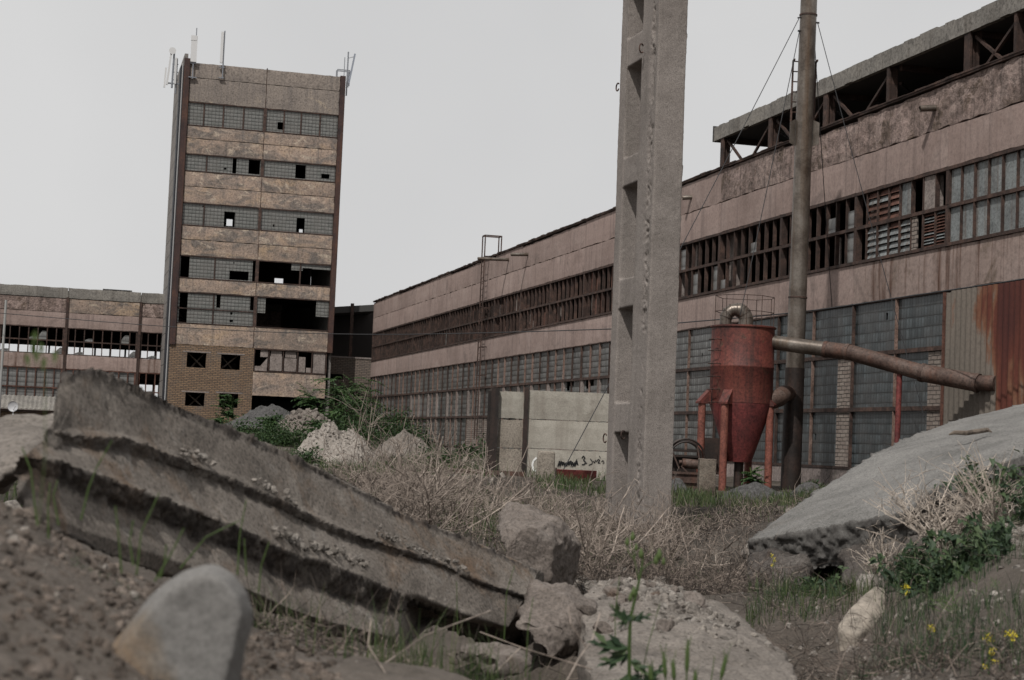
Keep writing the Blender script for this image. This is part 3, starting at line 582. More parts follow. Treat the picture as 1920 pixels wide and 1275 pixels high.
mb = MB(); mb.bar((-0.38, -0.1, 0.2), (-0.18, -0.1, tp.z - 0.2), 0.16, 0.14); mb.bar((-0.55, 0, 0.0), (-0.5, 0, 1.5), 0.13, 0.13); mb.box(0.12, 0.28, -0.2, -0.05, 0.3, 2.3); mb.build("panel", m_white, a_)
mb = MB(); mb.tube([(-0.1, -0.25, tp.z), (-0.1, 0.0, tp.z)], [0.26, 0.1], 20); mb.build("dish", m_white, a_, smooth=True)
a_, inv, tp = antenna("antenna_mast", "pair of thin antennas spread in a V at the tower's upper right corner", (650, 165), (651, 97), 0.2, back=0.4)
zt = tp.z; mb = MB(); mb.tube([(0, 0, -0.6), (0, 0, zt)], 0.055, 8); mb.tube([(-0.22, 0.2, 0.6), (-0.22, 0.2, zt - 0.4)], 0.03, 6); mb.bar((0.0, 0, zt - 0.5), (0.55, 0, zt - 0.3), 0.04); mb.bar((0, 0, 0.5), (0.2, 0, 0.4), 0.04)
mb.build("pole", m_pole, a_); mb = MB(); mb.bar((0.14, 0, 0.35), (0.52, 0, zt - 0.1), 0.15, 0.12); mb.build("panel", flat("antenna_blue_grey", (0.22, 0.24, 0.28), 0.5), a_)
b = tower_pt(643, 146, 0.8); a_ = thing("roof_rail", "small square rail frame standing on the tower roof beside the V antennas", "railing", b, YAW)
mb = MB()
for x in (-0.45, 0.5):
    for y in (0, 0.5): mb.bar((x, y, -0.6), (x, y, 0.62), 0.06)
for y in (0, 0.5): mb.bar((-0.45, y, 0.62), (0.5, y, 0.62), 0.06)
mb.build("rail", m_pole, a_)

# ================================================================== HALL
HO = dep(697, 832, 128.0); HB = 1.4
def hl(x, y, off=0.0):
    p = onplane(x, y, HO - D2 * off, -D2) - HO; return float(-(p @ D1)), float(p[2])
hall = thing("factory_hall", "long pink derelict factory hall with rusty window bands running away to the left", "factory", HO - np.array([0, 0, HB]), YAW - math.pi / 2)
def hb(mb, name, mats, parent=hall, label=None, smooth=False):
    o = mb.build(name, mats, parent, (0, 0, HB) if parent == hall else None, smooth)
    if label: o["label"] = label
    return o
J = [-1.9] + [2.5 + 5.5 * k for k in range(18)]   # 2.5 ... 96
HEND = J[-1]
for k in range(len(J) - 1):
    a, b = J[k] + 0.015, J[k + 1] - 0.015
    hb(panel_mesh(a, b, 8.5, 9.6, 0.3, 0, 0.015, seed=k), "wall_panel", m_pink)
    mt = m_peel if a > 67 else m_pink
    hb(panel_mesh(a, b, 9.63, 10.78 + 0.05 * math.sin(k * 2.1), 0.3, 0, 0.03, seed=k + 99, rough=0.03 if a > 73 else 0.0), "wall_panel", mt, label="upper wall panel with plaster peeled off" if a > 67 else None)
    hb(panel_mesh(a, b, 5.1, 6.28, 0.3, 0, 0.015, seed=k + 7), "wall_panel", m_pinkrust if a > 79 else m_pink)
    hb(panel_mesh(a, b, -2.0, 0.08, 0.35, 0, 0.01, seed=k + 33), "plinth", m_plinth)
mb = MB(); mb.box(-1.9, HEND, -0.06, 0.45, 10.84, 10.9)
for k in range(170):
    u = -1.9 + k * 0.575; mb.box(u, u + 0.57, -0.07 - 0.03 * random.random(), 0.2, 10.9, 10.92 + 0.05 * random.random() ** 2)
hb(mb, "coping", m_rust)
# interior shell: roof deck, back wall, ends, floor, columns
mb = MB(); mb.box(-1.9, HEND, 0.4, 20, 10.4, 10.7); hb(mb, "roof", m_roof)
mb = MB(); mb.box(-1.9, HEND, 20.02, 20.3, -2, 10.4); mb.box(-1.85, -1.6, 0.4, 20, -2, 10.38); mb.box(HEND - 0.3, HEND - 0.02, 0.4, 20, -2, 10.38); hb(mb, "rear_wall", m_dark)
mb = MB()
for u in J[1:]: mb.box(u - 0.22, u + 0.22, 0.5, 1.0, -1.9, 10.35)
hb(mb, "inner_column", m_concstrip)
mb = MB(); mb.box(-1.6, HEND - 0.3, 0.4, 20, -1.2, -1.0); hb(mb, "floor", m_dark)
# upper window band
R = random.Random(5)
for k in range(len(J) - 1):
    a, b = J[k], J[k + 1]; n = 8; st = (b - a) / n
    wn = bpy.data.objects.new("window", None); COL.objects.link(wn); wn.parent = hall; wn.location = (0, 0, HB)
    fr = MB(); v0, v1, vm = 6.3, 8.47, 7.4
    fr.box(a, b, 0.0, 0.3, v1 - 0.07, v1 + 0.02); fr.box(a, b, -0.04, 0.3, v0 - 0.01, v0 + 0.08); fr.box(a, b, 0.02, 0.18, vm - 0.05, vm + 0.05)
    for j in range(n + 1):
        w = 0.08 if j in (0, n) else (0.055 if j % 2 == 0 else 0.03); u = a + st * j
        if j == 0: fr.box(u, u + w, 0.01, 0.22, v0 + 0.082, vm - 0.052); fr.box(u, u + w, 0.01, 0.22, vm + 0.052, v1 - 0.072)
        elif j < n: fr.box(u - w / 2, u + w / 2, 0.03, 0.16, v0 + 0.082, vm - 0.052); fr.box(u - w / 2, u + w / 2, 0.03, 0.16, vm + 0.052, v1 - 0.072)
        else: fr.box(u - w, u, 0.01, 0.22, v0 + 0.082, vm - 0.052); fr.box(u - w, u, 0.01, 0.22, vm + 0.052, v1 - 0.072)
    hb(fr, "frame", m_rust, wn)
    pn = MB()
    for j in range(n):
        for r_, (c, d) in enumerate(((v0 + 0.09, vm - 0.06), (vm + 0.06, v1 - 0.08))):
            u = a + st * j + 0.03; w = st - 0.06; q = R.random()
            if a > 84.5:      # grey sheets
                pn.box(u, u + w, 0.1, 0.12, c, d, 1)
            elif a > 79:      # louvres and boards
                if j < 1: continue
                if r_ == 1 and j in (5, 7): continue
                if r_ == 1 and j == 4: pn.box(u, u + w, 0.1, 0.12, c, d, 1); continue
                if r_ == 1 and j == 6: pn.box(u, u + w, 0.06, 0.3, c, d, 2); continue
                if r_ == 0 and j == 5: pn.box(u, u + w * 0.5, 0.06, 0.1, c, d, 3); continue
                ns = 11 if (r_ == 0 and j > 5) else 5; h = (d - c) / ns
                mi = 0 if (ns == 11 or (r_ == 1 and j < 4 and R.random() < 0.75)) else 1
                for s_ in range(ns):
                    z = c + h * s_; pn.add([(u, 0.07, z + 0.01), (u + w, 0.07, z + 0.01), (u + w, 0.14, z + h * 0.93), (u, 0.14, z + h * 0.93)], [(0, 1, 2, 3)], mi if R.random() < 0.8 else 1 - mi)
            elif a > 60:
                if q < 0.12: pn.box(u, u + w, 0.1, 0.12, c, c + (d - c) * R.uniform(0.3, 1), 4)
                elif q < 0.2: pn.add([(u, 0.1, c), (u + w, 0.1, c), (u, 0.1, c + (d - c) * 0.8)], [(0, 1, 2)], 4)
                elif q < 0.3: pn.box(u + w * 0.2, u + w * 0.6, 0.35, 0.4, c, d, 2)
            else:
                fill = 0.6 if a < 40 else 0.38
                if q < fill:
                    w2 = w * R.uniform(0.25, 0.75); o_ = R.uniform(0, w - w2)
                    pn.box(u + o_, u + o_ + w2, 0.12 + R.uniform(0, 0.15), 0.3, c, d - (0 if R.random() < 0.7 else 0.3), R.choice([0, 0, 0, 0, 5, 5, 2, 4]) if a > 6 else R.choice([4, 4, 0]))
    if pn.V: hb(pn, "pane", [m_rustsheet, m_sheet, m_concstrip, m_brickpale, m_gbp, m_rustpink], wn)
# lower glazing: three rows
Rw = [(3.56, 5.06), (1.92, 3.48), (0.14, 1.84)]
for k in range(len(J) - 1):
    a, b = J[k], J[k + 1]
    if a > 90: pass
    wn = bpy.data.objects.new("window", None); COL.objects.link(wn); wn.parent = hall; wn.location = (0, 0, HB)
    fr = MB(); ml = fr; pn = MB()
    for (v0, v1) in Rw:
        fr.box(a, b, -0.01, 0.2, v0 - 0.05, v0 + 0.03); fr.box(a, b, -0.01, 0.2, v1 - 0.01, v1 + 0.03)
    for r_, (v0, v1) in enumerate(Rw):
        holes = []; c, d = v0 + 0.03, v1 - 0.01
        if r_ == 1 and 46 < a < 62:
            for q in range(3):
                u = R.uniform(a, b - 0.7); holes.append((u, d - R.uniform(0.2, 0.5), u + R.uniform(0.25, 0.9), d + 0.1))
        if R.random() < 0.4:
            u = R.uniform(a + .3, b - 0.7); z = R.uniform(c + .1, d - 0.4); holes.append((u, z, u + 0.13, z + 0.2))
        strips = []
        if r_ > 0 and 12 < a < 60:
            strips = [(a - 0.0, a + 0.42), (a + 2.55, a + 2.95)] if r_ == 1 else [(a, a + 0.55), (a + 2.4, a + 3.0)]
            if r_ == 2 and k in (6, 9): strips = [(a, b - 0.8)]
        if r_ > 0 and k == 14: strips = [(a + 4.55, a + 5.5)]          # u 73.1-74
        if r_ > 0 and k == 15: strips = [(a + 4.65, b)]
        if r_ > 0 and k == 16: strips = [(a, a + 0.45), (a + 4.3, b)]
        pm = 1 if a < 7 or (r_ == 1 and k == 3) else (2 if a < 66 else 0)
        segs = []; u = a + 0.03
        for (s0, s1) in strips:
            if s0 - u > 0.1: segs.append((u, s0))
            u = s1
            bk = MB()
            if r_ == 1 and a < 60: bk.box(s0, s1, 0.02, 0.2, c, d); hb(bk, 'concrete_strip', m_concstrip, wn)
            else: bk.box(s0, s1, 0.04, 0.22, c, d); hb(bk, 'brick_infill', m_brickpale, wn)
        if b - 0.03 - u > 0.1: segs.append((u, b - 0.03))
        for (s0, s1) in segs: cells(pn, s0, s1, c, d, holes, 0.09, 0.05, pm)
        for f_, mi, w in ((0, 0, 0.07), (0.5, 1, 0.055)) if a > 60 else ((0, 0, 0.07), (0.25, 1, 0.022), (0.5, 1, 0.055), (0.75, 0, 0.02)):
            u = a + (b - a) * f_; u0 = u if f_ == 0 else u - w / 2
            ml.box(u0, u0 + w, 0.0, 0.085, c + 0.002, d - 0.002, mi)
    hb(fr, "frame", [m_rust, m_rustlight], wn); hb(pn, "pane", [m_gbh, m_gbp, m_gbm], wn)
# corrugated sheet cladding at the near end
mb = MB(); u0, u1 = 85.35, HEND; n = int((u1 - u0) / 0.045); V = []; Fs = []
for i in range(n + 1):
    u = u0 + (u1 - u0) * i / n; y = -0.16 + 0.028 * math.sin(u * 2 * math.pi / 0.26)
    zt = 5.02 if u > 85.6 else 4.98
    V += [(u, y, -0.6), (u, y, zt), (u, y + 0.012, zt), (u, y + 0.012, -0.6)]
for i in range(n):
    p = i * 4; q = p + 4
    Fs += [(p, q, q + 1, p + 1), (p + 1, q + 1, q + 2, p + 2), (p + 2, q + 2, q + 3, p + 3), (p + 3, q + 3, q, p)]
mb.add(V, Fs); hb(mb, "corrugated_cladding", m_corr, smooth=False)
mb = MB(); mb.box(u0 - 0.06, u0 + 0.01, -0.2, -0.01, -0.6, 5.0); hb(mb, "cladding_edge", m_rustsheet)
# roof lantern over the near end
fp = bpy.data.objects.new("roof_lantern", None); COL.objects.link(fp); fp.parent = hall; fp.location = (0, 0, HB)
mb = MB(); V = []; n = 60; u0, u1 = 67.65, HEND
for i in range(n):
    a = u0 + (u1 - u0) * i / n; b = u0 + (u1 - u0) * (i + 1) / n; top = 12.53 + random.uniform(-0.02, 0.03)
    mb.box(a, b, 0.0, 0.16, 12.02 + (random.uniform(0, 0.05) if random.random() < 0.2 else 0), top)
hb(mb, "fascia", m_cornice, fp)
mb = MB(); mb.box(u0, u1, 0.17, 7.0, 12.05, 12.25); mb.box(u0 - 0.06, u0, -0.03, 7, 12.0, 12.6); hb(mb, "deck", m_roof, fp)
for u, w in ((68.4, 0.28), (72.75, 0.26), (77.1, 0.3), (81.32, 0.16), (85.83, 0.32), (88.2, 0.12), (92.0, 0.3)):
    mb = MB(); mb.box(u - w / 2, u + w / 2, 0.03, 0.09, 10.92, 12.04); mb.box(u - w / 2, u + w / 2, 0.25, 0.31, 10.92, 12.04); mb.box(u - 0.03, u + 0.03, 0.091, 0.249, 10.92, 12.04)
    hb(mb, "post", m_rust, fp)
mb = MB()
for a, b in ((68.6, 72.5), (73.0, 76.8), (77.4, 81.2), (86.0, 88.1)):
    mb.bar((a, 0.2, 11.9), (a + 1.4, 0.2, 10.95), 0.08); mb.bar((b, 0.2, 11.9), (b - 1.6, 0.2, 10.95), 0.08)
    mb.bar((a, 3.2, 11.95), (b, 0.5, 11.6), 0.08)
for u in np.arange(68.4, HEND, 4.4): mb.bar((u, 0.3, 11.98), (u, 7.0, 11.98), 0.16, 0.22); mb.bar((u, 6.9, 10.7), (u, 6.9, 12.0), 0.2)
hb(mb, "brace", m_rust, fp)
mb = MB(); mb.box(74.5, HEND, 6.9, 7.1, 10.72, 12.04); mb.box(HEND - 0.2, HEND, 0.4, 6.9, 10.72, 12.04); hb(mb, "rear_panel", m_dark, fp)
# wall ladder
lu = 33.95; lad = bpy.data.objects.new("wall_ladder", None); COL.objects.link(lad); lad.parent = hall; lad.location = (0, 0, HB)
mb = MB()
for s_ in (-0.3, 0.3): mb.bar((lu + s_, -0.35, 0.6), (lu + s_, -0.35, 12.1), 0.06)
for (x, y) in ((-0.3, 0.6), (0.3, 0.6)): mb.bar((lu + x, y, 10.9), (lu + x, y, 12.1), 0.06)
for x in (-0.3, 0.3): mb.bar((lu + x, -0.35, 12.1), (lu + x, 0.6, 12.1), 0.06); mb.bar((lu + x, -0.35, 10.9), (lu + x, 0.6, 10.95), 0.06)
mb.bar((lu - 0.3, -0.35, 12.1), (lu + 0.3, -0.35, 12.1), 0.06); mb.bar((lu - 0.3, 0.6, 12.1), (lu + 0.3, 0.6, 12.1), 0.06)
for z in (4.2, 5.8, 8.0): 
    for s_ in (-0.3, 0.3): mb.bar((lu + s_, -0.35, z), (lu + s_, 0.0, z), 0.05)
hb(mb, "rail", m_rust, lad)
mb = MB()
for z in np.arange(0.8, 10.9, 0.33): mb.tube([(lu - 0.3, -0.35, z), (lu + 0.3, -0.35, z)], 0.018, 6)
hb(mb, "rung", m_rust, lad)
# rain spouts
for (u, v, L) in ((38.3, 10.35, 1.7), (42.2, 10.25, 0.9), (65.55, 10.2, 0.35), (84.3, 10.25, 0.45)):
    mb = MB(); mb.tube([(u, 0.05, v), (u - 0.1, -L, v - 0.05)], 0.09, 10, cap=False); mb.tube([(u - 0.1, -L, v - 0.05), (u, 0.05, v)], 0.075, 10, cap=False)
    hb(mb, "rain_spout", m_galv, smooth=True)

# ================================================================== LEFT WORKSHOP
LO = dep(-40, 760, 131.0)
def lf(x, y):
    p = onplane(x, y, LO, D1) - LO; return float(p @ D2), float(p[2])
LBZ = 2.0
shop = thing("workshop_building", "low pink workshop with open window bands left of the tower", "factory", LO - np.array([0, 0, LBZ]), YAW)
def lb(mb, name, mats, parent=shop, smooth=False): return mb.build(name, mats, parent, (0, 0, LBZ) if parent == shop else None, smooth)
vtop = lf(160, 542)[1]; vc = lf(160, 561)[1]; vj = lf(160, 588)[1]; vw1 = lf(160, 617)[1]; vw0 = lf(160, 666)[1]; vg1 = lf(160, 694)[1]; vgm = lf(160, 730)[1]; vg0 = lf(160, 758)[1]
up1 = lf(125, 600)[0]; up2 = lf(262, 610)[0]; pit = up2 - up1
LJ = [up1 - 3 * pit, up1 - 2 * pit, up1 - pit, up1, up2, up2 + pit, up2 + 2 * pit]
for k in range(len(LJ) - 1):
    a, b = LJ[k] + 0.02, LJ[k + 1] - 0.02
    lb(panel_mesh(a, b, vc, vtop, 0.3, -0.05, 0.02, seed=k), "cornice_panel", m_cornice)
    lb(panel_mesh(a, b, vj + 0.02, vc - 0.04, 0.3, 0, 0.02, seed=k + 5), "wall_panel", m_peel if k != 3 else m_tower)
    lb(panel_mesh(a, b, vw1 + 0.04, vj - 0.02, 0.3, 0, 0.02, seed=k + 9), "wall_panel", m_pink)
    lb(panel_mesh(a, b, vg1 + 0.05, vw0 - 0.05, 0.3, 0, 0.02, seed=k + 15), "wall_panel", m_pink if k == 3 else m_pinkrust)
    lb(panel_mesh(a, b, -2.5, vg0 - 0.02, 0.3, 0, 0.02, seed=k + 19), "wall_panel", m_plinth)
    n = 8; st = (b - a) / n
    wn = bpy.data.objects.new("window", None); COL.objects.link(wn); wn.parent = shop; wn.location = (0, 0, LBZ)
    fr = MB(); vm = (vw0 + vw1) / 2
    fr.box(a, b, 0.02, 0.2, vw1 - 0.03, vw1 + 0.04); fr.box(a, b, 0.02, 0.2, vw0 - 0.05, vw0 + 0.03); fr.box(a, b, 0.05, 0.15, vm - 0.05, vm + 0.05)
    for j in range(n + 1):
        w = 0.22 if j in (0, n) else 0.08; u = min(max(a + st * j, a + w / 2), b - w / 2)
        fr.box(u - w / 2, u + w / 2, 0.06, 0.16, vw0 + 0.032, vm - 0.052); fr.box(u - w / 2, u + w / 2, 0.06, 0.16, vm + 0.052, vw1 - 0.032)
    lb(fr, "frame", m_rust, wn); pn = MB()
    for j, r_, h in ((5 + k % 2, 1, 0.7), (1, 0, 0.2), (7, 0, 0.5), (2 + k % 3, 1, 0.25)):
        u = a + st * j + 0.05; c = vm + 0.06 if r_ else vw0 + 0.04; hgt = (vw1 - vm - 0.1) * h
        pn.add([(u, 0.1, c), (u + st - 0.1, 0.1, c), (u + st - 0.1, 0.1, c + hgt), (u + st * 0.4, 0.1, c + hgt), (u, 0.1, c + hgt * 0.4)], [(0, 1, 2, 3, 4)])
    lb(pn, "pane", m_gbp, wn)
    wn = bpy.data.objects.new("window", None); COL.objects.link(wn); wn.parent = shop; wn.location = (0, 0, LBZ)
    fr = MB(); fr.box(a, b, 0.02, 0.2, vg1 - 0.03, vg1 + 0.04); fr.box(a, b, 0.02, 0.16, vgm - 0.05, vgm + 0.05); fr.box(a, b, 0.02, 0.2, vg0 - 0.02, vg0 + 0.05)
    for j in range(n + 1):
        w = 0.2 if j in (0, n) else 0.09; u = min(max(a + st * j, a + w / 2), b - w / 2)
        fr.box(u - w / 2, u + w / 2, 0.04, 0.14, vg0 + 0.052, vgm - 0.052); fr.box(u - w / 2, u + w / 2, 0.04, 0.14, vgm + 0.052, vg1 - 0.032)
    lb(fr, "frame", m_rustsheet, wn)
    if k != 4:
        pn = MB(); pn.box(a, b, 0.15, 0.19, vg0, vg1); lb(pn, "pane", m_gbp, wn)
for u in LJ:
    mb = MB(); mb.box(u - 0.1, u + 0.1, -0.09, -0.052, vg0, vtop - 0.75); lb(mb, "wall_post", m_rust)
mb = MB(); mb.box(LJ[0], LJ[-1], 0.3, 16, vtop - 0.45, vtop - 0.2); lb(mb, "roof", m_roof)
mb = MB(); 
def lback(x, y):
    P = LO + D1 * 16; p = onplane(x, y, P, D1) - LO; return float(p @ D2), float(p[2])
z1, z0 = lback(160, 652)[1], lback(160, 664)[1]; z3, z2 = lback(290, 722)[1], lback(290, 738)[1]
holes = []
u = LJ[0]
while u < LJ[-1]: holes.append((u + 0.06, z0 - 0.3, u + 1.2, z1)); holes.append((u + 0.06, z2 - .4, u + 1.2, z3)); u += 1.3
cells(mb, LJ[0], LJ[-1], -2.5, vtop - 0.45, holes, 16.02, 0.2); mb.box(LJ[0], LJ[-1], 0.6, 15.9, vg1 - 0.1, vg1 + 0.1); mb.box(LJ[0], LJ[0] + 0.2, 0.4, 16, -2, vtop - .5); mb.box(LJ[-1] - .2, LJ[-1], 0.4, 16, -2, vtop - .5); lb(mb, "rear_wall", m_dark)
mb = MB()
for u, z, w in ((lf(205, 545)[0], vtop + 0.0, 0.5), (lf(222, 546)[0], vtop, 0.9), (lf(238, 547)[0], vtop, 0.4)): mb.box(u - w, u + w, 0.1, 0.5, z + 0.005, z + 0.12)
lb(mb, "roof_debris", m_roof)
# lean-to shed with corrugated roof in front of the workshop
b = dep(45, 800, 118); shed = thing("lean_to_shed", "low brick shed with grey corrugated roof beneath the workshop windows", "shed", b, YAW)
sl = lambda x, y, bk=0.0: (lambda p: (float((p - b) @ D2), float(p[2] - b[2])))(onplane(x, y, b + D1 * bk, D1))
ze = sl(45, 766)[1]; zr = sl(45, 752, 3.0)[1]
mb = MB(); mb.box(-9, 9, 0, 0.3, -2.5, ze - 0.25); mb.build("wall", m_brick, shed)
mb = MB(); V = []; Fs = []; n = 240
for i in range(n + 1):
    x = -9.3 + 18.6 * i / n; w = 0.03 * math.sin(i * math.pi / 2); V += [(x, -0.4, ze + w), (x, 3.0, zr + 0.4 + w), (x, 3.0, zr + 0.36 + w), (x, -0.4, ze - 0.05 + w)]
for i in range(n):
    p = 4 * i; q = p + 4; Fs += [(p, q, q + 1, p + 1), (p + 3, p + 2, q + 2, q + 3), (p + 3, q + 3, q, p)]
mb.add(V, Fs); mb.build("roof", m_cornice, shed)
mb = MB(); mb.box(-9.2, 9.2, -0.25, -0.1, ze - 0.25, ze - 0.08); mb.build("gutter", m_rust, shed)
p = dep(24, 777, 116); ds = thing("satellite_dish", "round pale satellite dish on a bracket before the low shed", "dish", p, 0.0)
mb = MB(); mb.lathe([(0.02, 0.0), (0.2, 0.02), (0.33, 0.07), (0.36, 0.1)], n=28, cap=False); mb.V = [(x, -z, y + 0.55) for x, y, z in mb.V]
mb.build("reflector", flat("dish_pale", (0.36, 0.36, 0.37), 0.5), ds, smooth=True)
mb = MB(); mb.bar((0, 0.05, 0.5), (0, 0.05, -1.6), 0.07); mb.bar((0, 0, 0.3), (0.3, -0.45, 0.6), 0.03); mb.bar((-0.2, 0.05, -0.35), (1.7, 0.05, -0.4), 0.07); mb.build("bracket", m_white, ds)
mb = MB()
for x in (0.6, 0.95, 1.25, 1.5): mb.tube([(x, 0.05, -0.35), (x, 0.05, -0.1)], [0.06, 0.03], 6)
mb.build("insulator", m_white, ds)
# white pole at the left frame edge
p = dep(-2, 760, 100); pl = MB(); pl.tube([(0, 0, -2.2), (0.05, 0, float(dep(0, 562, 100)[2] - p[2]))], [0.09, 0.07], 10)
o = pl.build("utility_pole", flat("white_pole", (0.25, 0.25, 0.24), 0.7), loc=p, smooth=True); tag(o, "thin white pole before the workshop at the frame's left edge", "pole")

# ================================================================== CONNECTING BLOCK between tower and hall
b = TO + D2 * 12.1 + D1 * 3.0; CB = np.array(b); 
def cf(x, y):
    p = onplane(x, y, CB, D1) - CB; return float(p @ D2), float(p[2])
blk = thing("connecting_block", "open link, coloured dark inside for its shadow, between tower and pink hall above a pale brick wall", "building", CB - np.array([0, 0, 1.6]), YAW)
def cbm(mb, name, mats): return mb.build(name, mats, blk, (0, 0, 1.6))
zb = cf(660, 672)[1]; zt1 = cf(640, 577)[1]; zt2 = cf(695, 569)[1]; ue = cf(712, 600)[0]
mb = MB(); cells(mb, 0.0, ue, -3, zb, [(0.25, cf(650, 712)[1] , cf(645, 705)[0], cf(650, 702)[1])], 0.0, 0.3); cbm(mb, "brick_wall", m_bricklink)
mb = MB(); mb.box(0, ue, -0.05, 0.4, zb, zb + 0.12); cbm(mb, "capping", m_concstrip)
mb = MB(); mb.add([(0, 0.2, zt1 - 0.5), (ue, 0.2, zt2 - 0.5), (ue, 9, zt2 - 0.4), (0, 9, zt1 - 0.4), (0, 0.2, zt1), (ue, 0.2, zt2), (ue, 9, zt2), (0, 9, zt1)],
                 [(3, 2, 1, 0), (4, 5, 6, 7), (0, 1, 5, 4), (1, 2, 6, 5), (2, 3, 7, 6), (3, 0, 4, 7)]); cbm(mb, "roof", m_roof)
mb = MB(); mb.box(-0.2, ue + 3, 5, 5.3, -3, max(zt1, zt2) - 0.1); mb.box(0, ue, 0.4, 5, zb - 0.3, zb - 0.05); cbm(mb, "inner_wall", m_dark)  # near-black wall colour carries the shadow inside the link
mb = MB(); u = cf(660, 600)[0]; mb.box(u - 0.12, u + 0.12, 0.02, 0.25, zb + 0.1, zt1 + 0.4); cbm(mb, "post", m_rust)

# ================================================================== CHUNK / ROCK TOOLS
def remesh_pts(hulls, voxel):
    bm = bmesh.new()
    for pts in hulls:
        vs = [bm.verts.new(tuple(p)) for p in pts]
        r = bmesh.ops.convex_hull(bm, input=vs)
        dead = [e for e in r.get("geom_interior", []) + r.get("geom_unused", []) if isinstance(e, bmesh.types.BMVert)]
        if dead: bmesh.ops.delete(bm, geom=list(set(dead)), context='VERTS')
    bmesh.ops.recalc_face_normals(bm, faces=bm.faces)
    me = bpy.data.meshes.new("tmp"); bm.to_mesh(me); bm.free()
    ob = bpy.data.objects.new("tmp", me); COL.objects.link(ob)
    md = ob.modifiers.new("r", 'REMESH'); md.mode = 'VOXEL'; md.voxel_size = voxel
    dg = bpy.context.evaluated_depsgraph_get(); dg.update()
    ev = ob.evaluated_get(dg); m2 = bpy.data.meshes.new_from_object(ev)
    bpy.data.objects.remove(ob); bpy.data.meshes.remove(me)
    return m2
def displaced(me, amps, seed=0, ridged=False, facets=0):
    n = len(me.vertices); co = np.empty(n * 3, np.float32); me.vertices.foreach_get("co", co); co = co.reshape(-1, 3).astype(float)
    no = np.empty(n * 3, np.float32); me.vertex_normals.foreach_get("vector", no) if hasattr(me, "vertex_normals") else me.vertices.foreach_get("normal", no)
    no = no.reshape(-1, 3); d = 0
    if facets:
        rr = np.random.default_rng(seed + 5); c0_ = co.mean(0)
        for _ in range(facets):
            nn = rr.normal(size=3); nn /= np.linalg.norm(nn); h_ = (co - c0_) @ nn; cut = h_.max() * rr.uniform(0.7, 0.96); co = co - np.outer(np.clip(h_ - cut, 0, None), nn)
    for k, (amp, sc) in enumerate(amps): d = d + amp * fbm(co, sc, 4, seed + 40 * k, 0.5, ridged and k == 0)
    co = co + no * d[:, None]
    me.vertices.foreach_set("co", co.astype(np.float32).ravel()); me.polygons.foreach_set("use_smooth", [True] * len(me.polygons)); me.update()
    return me
def smoothed(me, it):
    if not it: return me
    bm = bmesh.new(); bm.from_mesh(me)
    for _ in range(it): bmesh.ops.smooth_vert(bm, verts=bm.verts, factor=0.5, use_axis_x=True, use_axis_y=True, use_axis_z=True)
    bm.to_mesh(me); bm.free(); return me
def grow(P, f):
    P = np.asarray(P, float); c = P.mean(0); return c + (P - c) * f
def chunk(name, hulls, voxel, amps, mat, label, cat, seed=0, ridged=False, group=None, kind=None, smooth=0, facets=0):
    c = np.mean(np.concatenate([np.asarray(h, float) for h in hulls]), 0); zmin = min(np.asarray(h)[:, 2].min() for h in hulls); c[2] = zmin
    me = displaced(smoothed(remesh_pts([np.asarray(h, float) - c for h in hulls], voxel), smooth), amps, seed, ridged, facets); me.name = name
    o = link_mesh(name, me, mat, loc=c); tag(o, label, cat, group, kind); return o
def pxslab(top, th, back=None):
    """hull points: photographed top outline at given depths plus the same outline lowered"""
    P = [dep(*q) for q in top]; return P + [p - np.array([0, 0, th]) for p in P]

# ================================================================== CONCRETE COLUMN (two branches tied by struts)
YC = 23.0; cb0 = dep(1202, 1012, YC); ctop = dep(1237, 0, YC)
lean = (ctop - cb0)[:3]; lean = lean / lean[2]
hz = lambda x, y: float(dep(x, y, YC)[2] - cb0[2])
Lw, Dw = 1.62, 0.42; zmax = hz(1240, -120)
def cpt(s_, d_, z): p = D1 * s_ + D2 * d_; return np.array([p[0] + lean[0] * z, p[1], z])
def cbox(s0, s1, d0, d1, z0, z1): return [cpt(s, d, z) for s in (s0, s1) for d in (d0, d1) for z in (z0, z1)]
hl_ = [cbox(0, 0.68, 0, Dw, -0.6, zmax), cbox(1.34, Lw, 0, Dw, -0.6, zmax)]
for y in (-30 - 30, 96 - 6, 333 - 6, 572 - 4, 813):
    z = hz(1180, y) + 0.02; hl_.append(cbox(0.6, 1.4, 0.012, Dw - 0.012, z, z + 0.42))
me = displaced(remesh_pts(hl_, 0.018), [(0.004, 1.6), (0.004, 22.0)], 5); me.name = "shaft"
# knock chips out of the edges
n = len(me.vertices); co = np.empty(n * 3, np.float32); me.vertices.foreach_get("co", co); co = co.reshape(-1, 3).astype(float)
loc_ = co - np.outer(co[:, 2], np.array([lean[0], 0, 0])); sA_ = loc_ @ D1; dA_ = loc_ @ D2
mk = np.exp(-((sA_ - 0.2 - 0.06 * fbm(co * [0, 0, 1], 0.8, 2, 3)) / 0.1) ** 2) * (dA_ < 0.1) + 0.35 * np.exp(-((sA_ / 0.04) ** 2 + ((dA_ - Dw) / 0.04) ** 2)) * (fbm(co, 2.2, 2, 44) > 0.12)
pit_ = np.clip(fbm(co, 6, 5, 91, 0.65) - 0.05 + 0.9 * fbm(co, 0.9, 2, 17), 0, 0.5)
co = co + (mk * pit_ * 0.1)[:, None] * (D2 * 0.8 + D1 * 0.5)
me.vertices.foreach_set("co", co.astype(np.float32).ravel()); me.update()
colm = thing("concrete_column", "tall weathered concrete column with square openings standing alone in the yard", "column", cb0, 0)
link_mesh("shaft", me, m_col, colm)
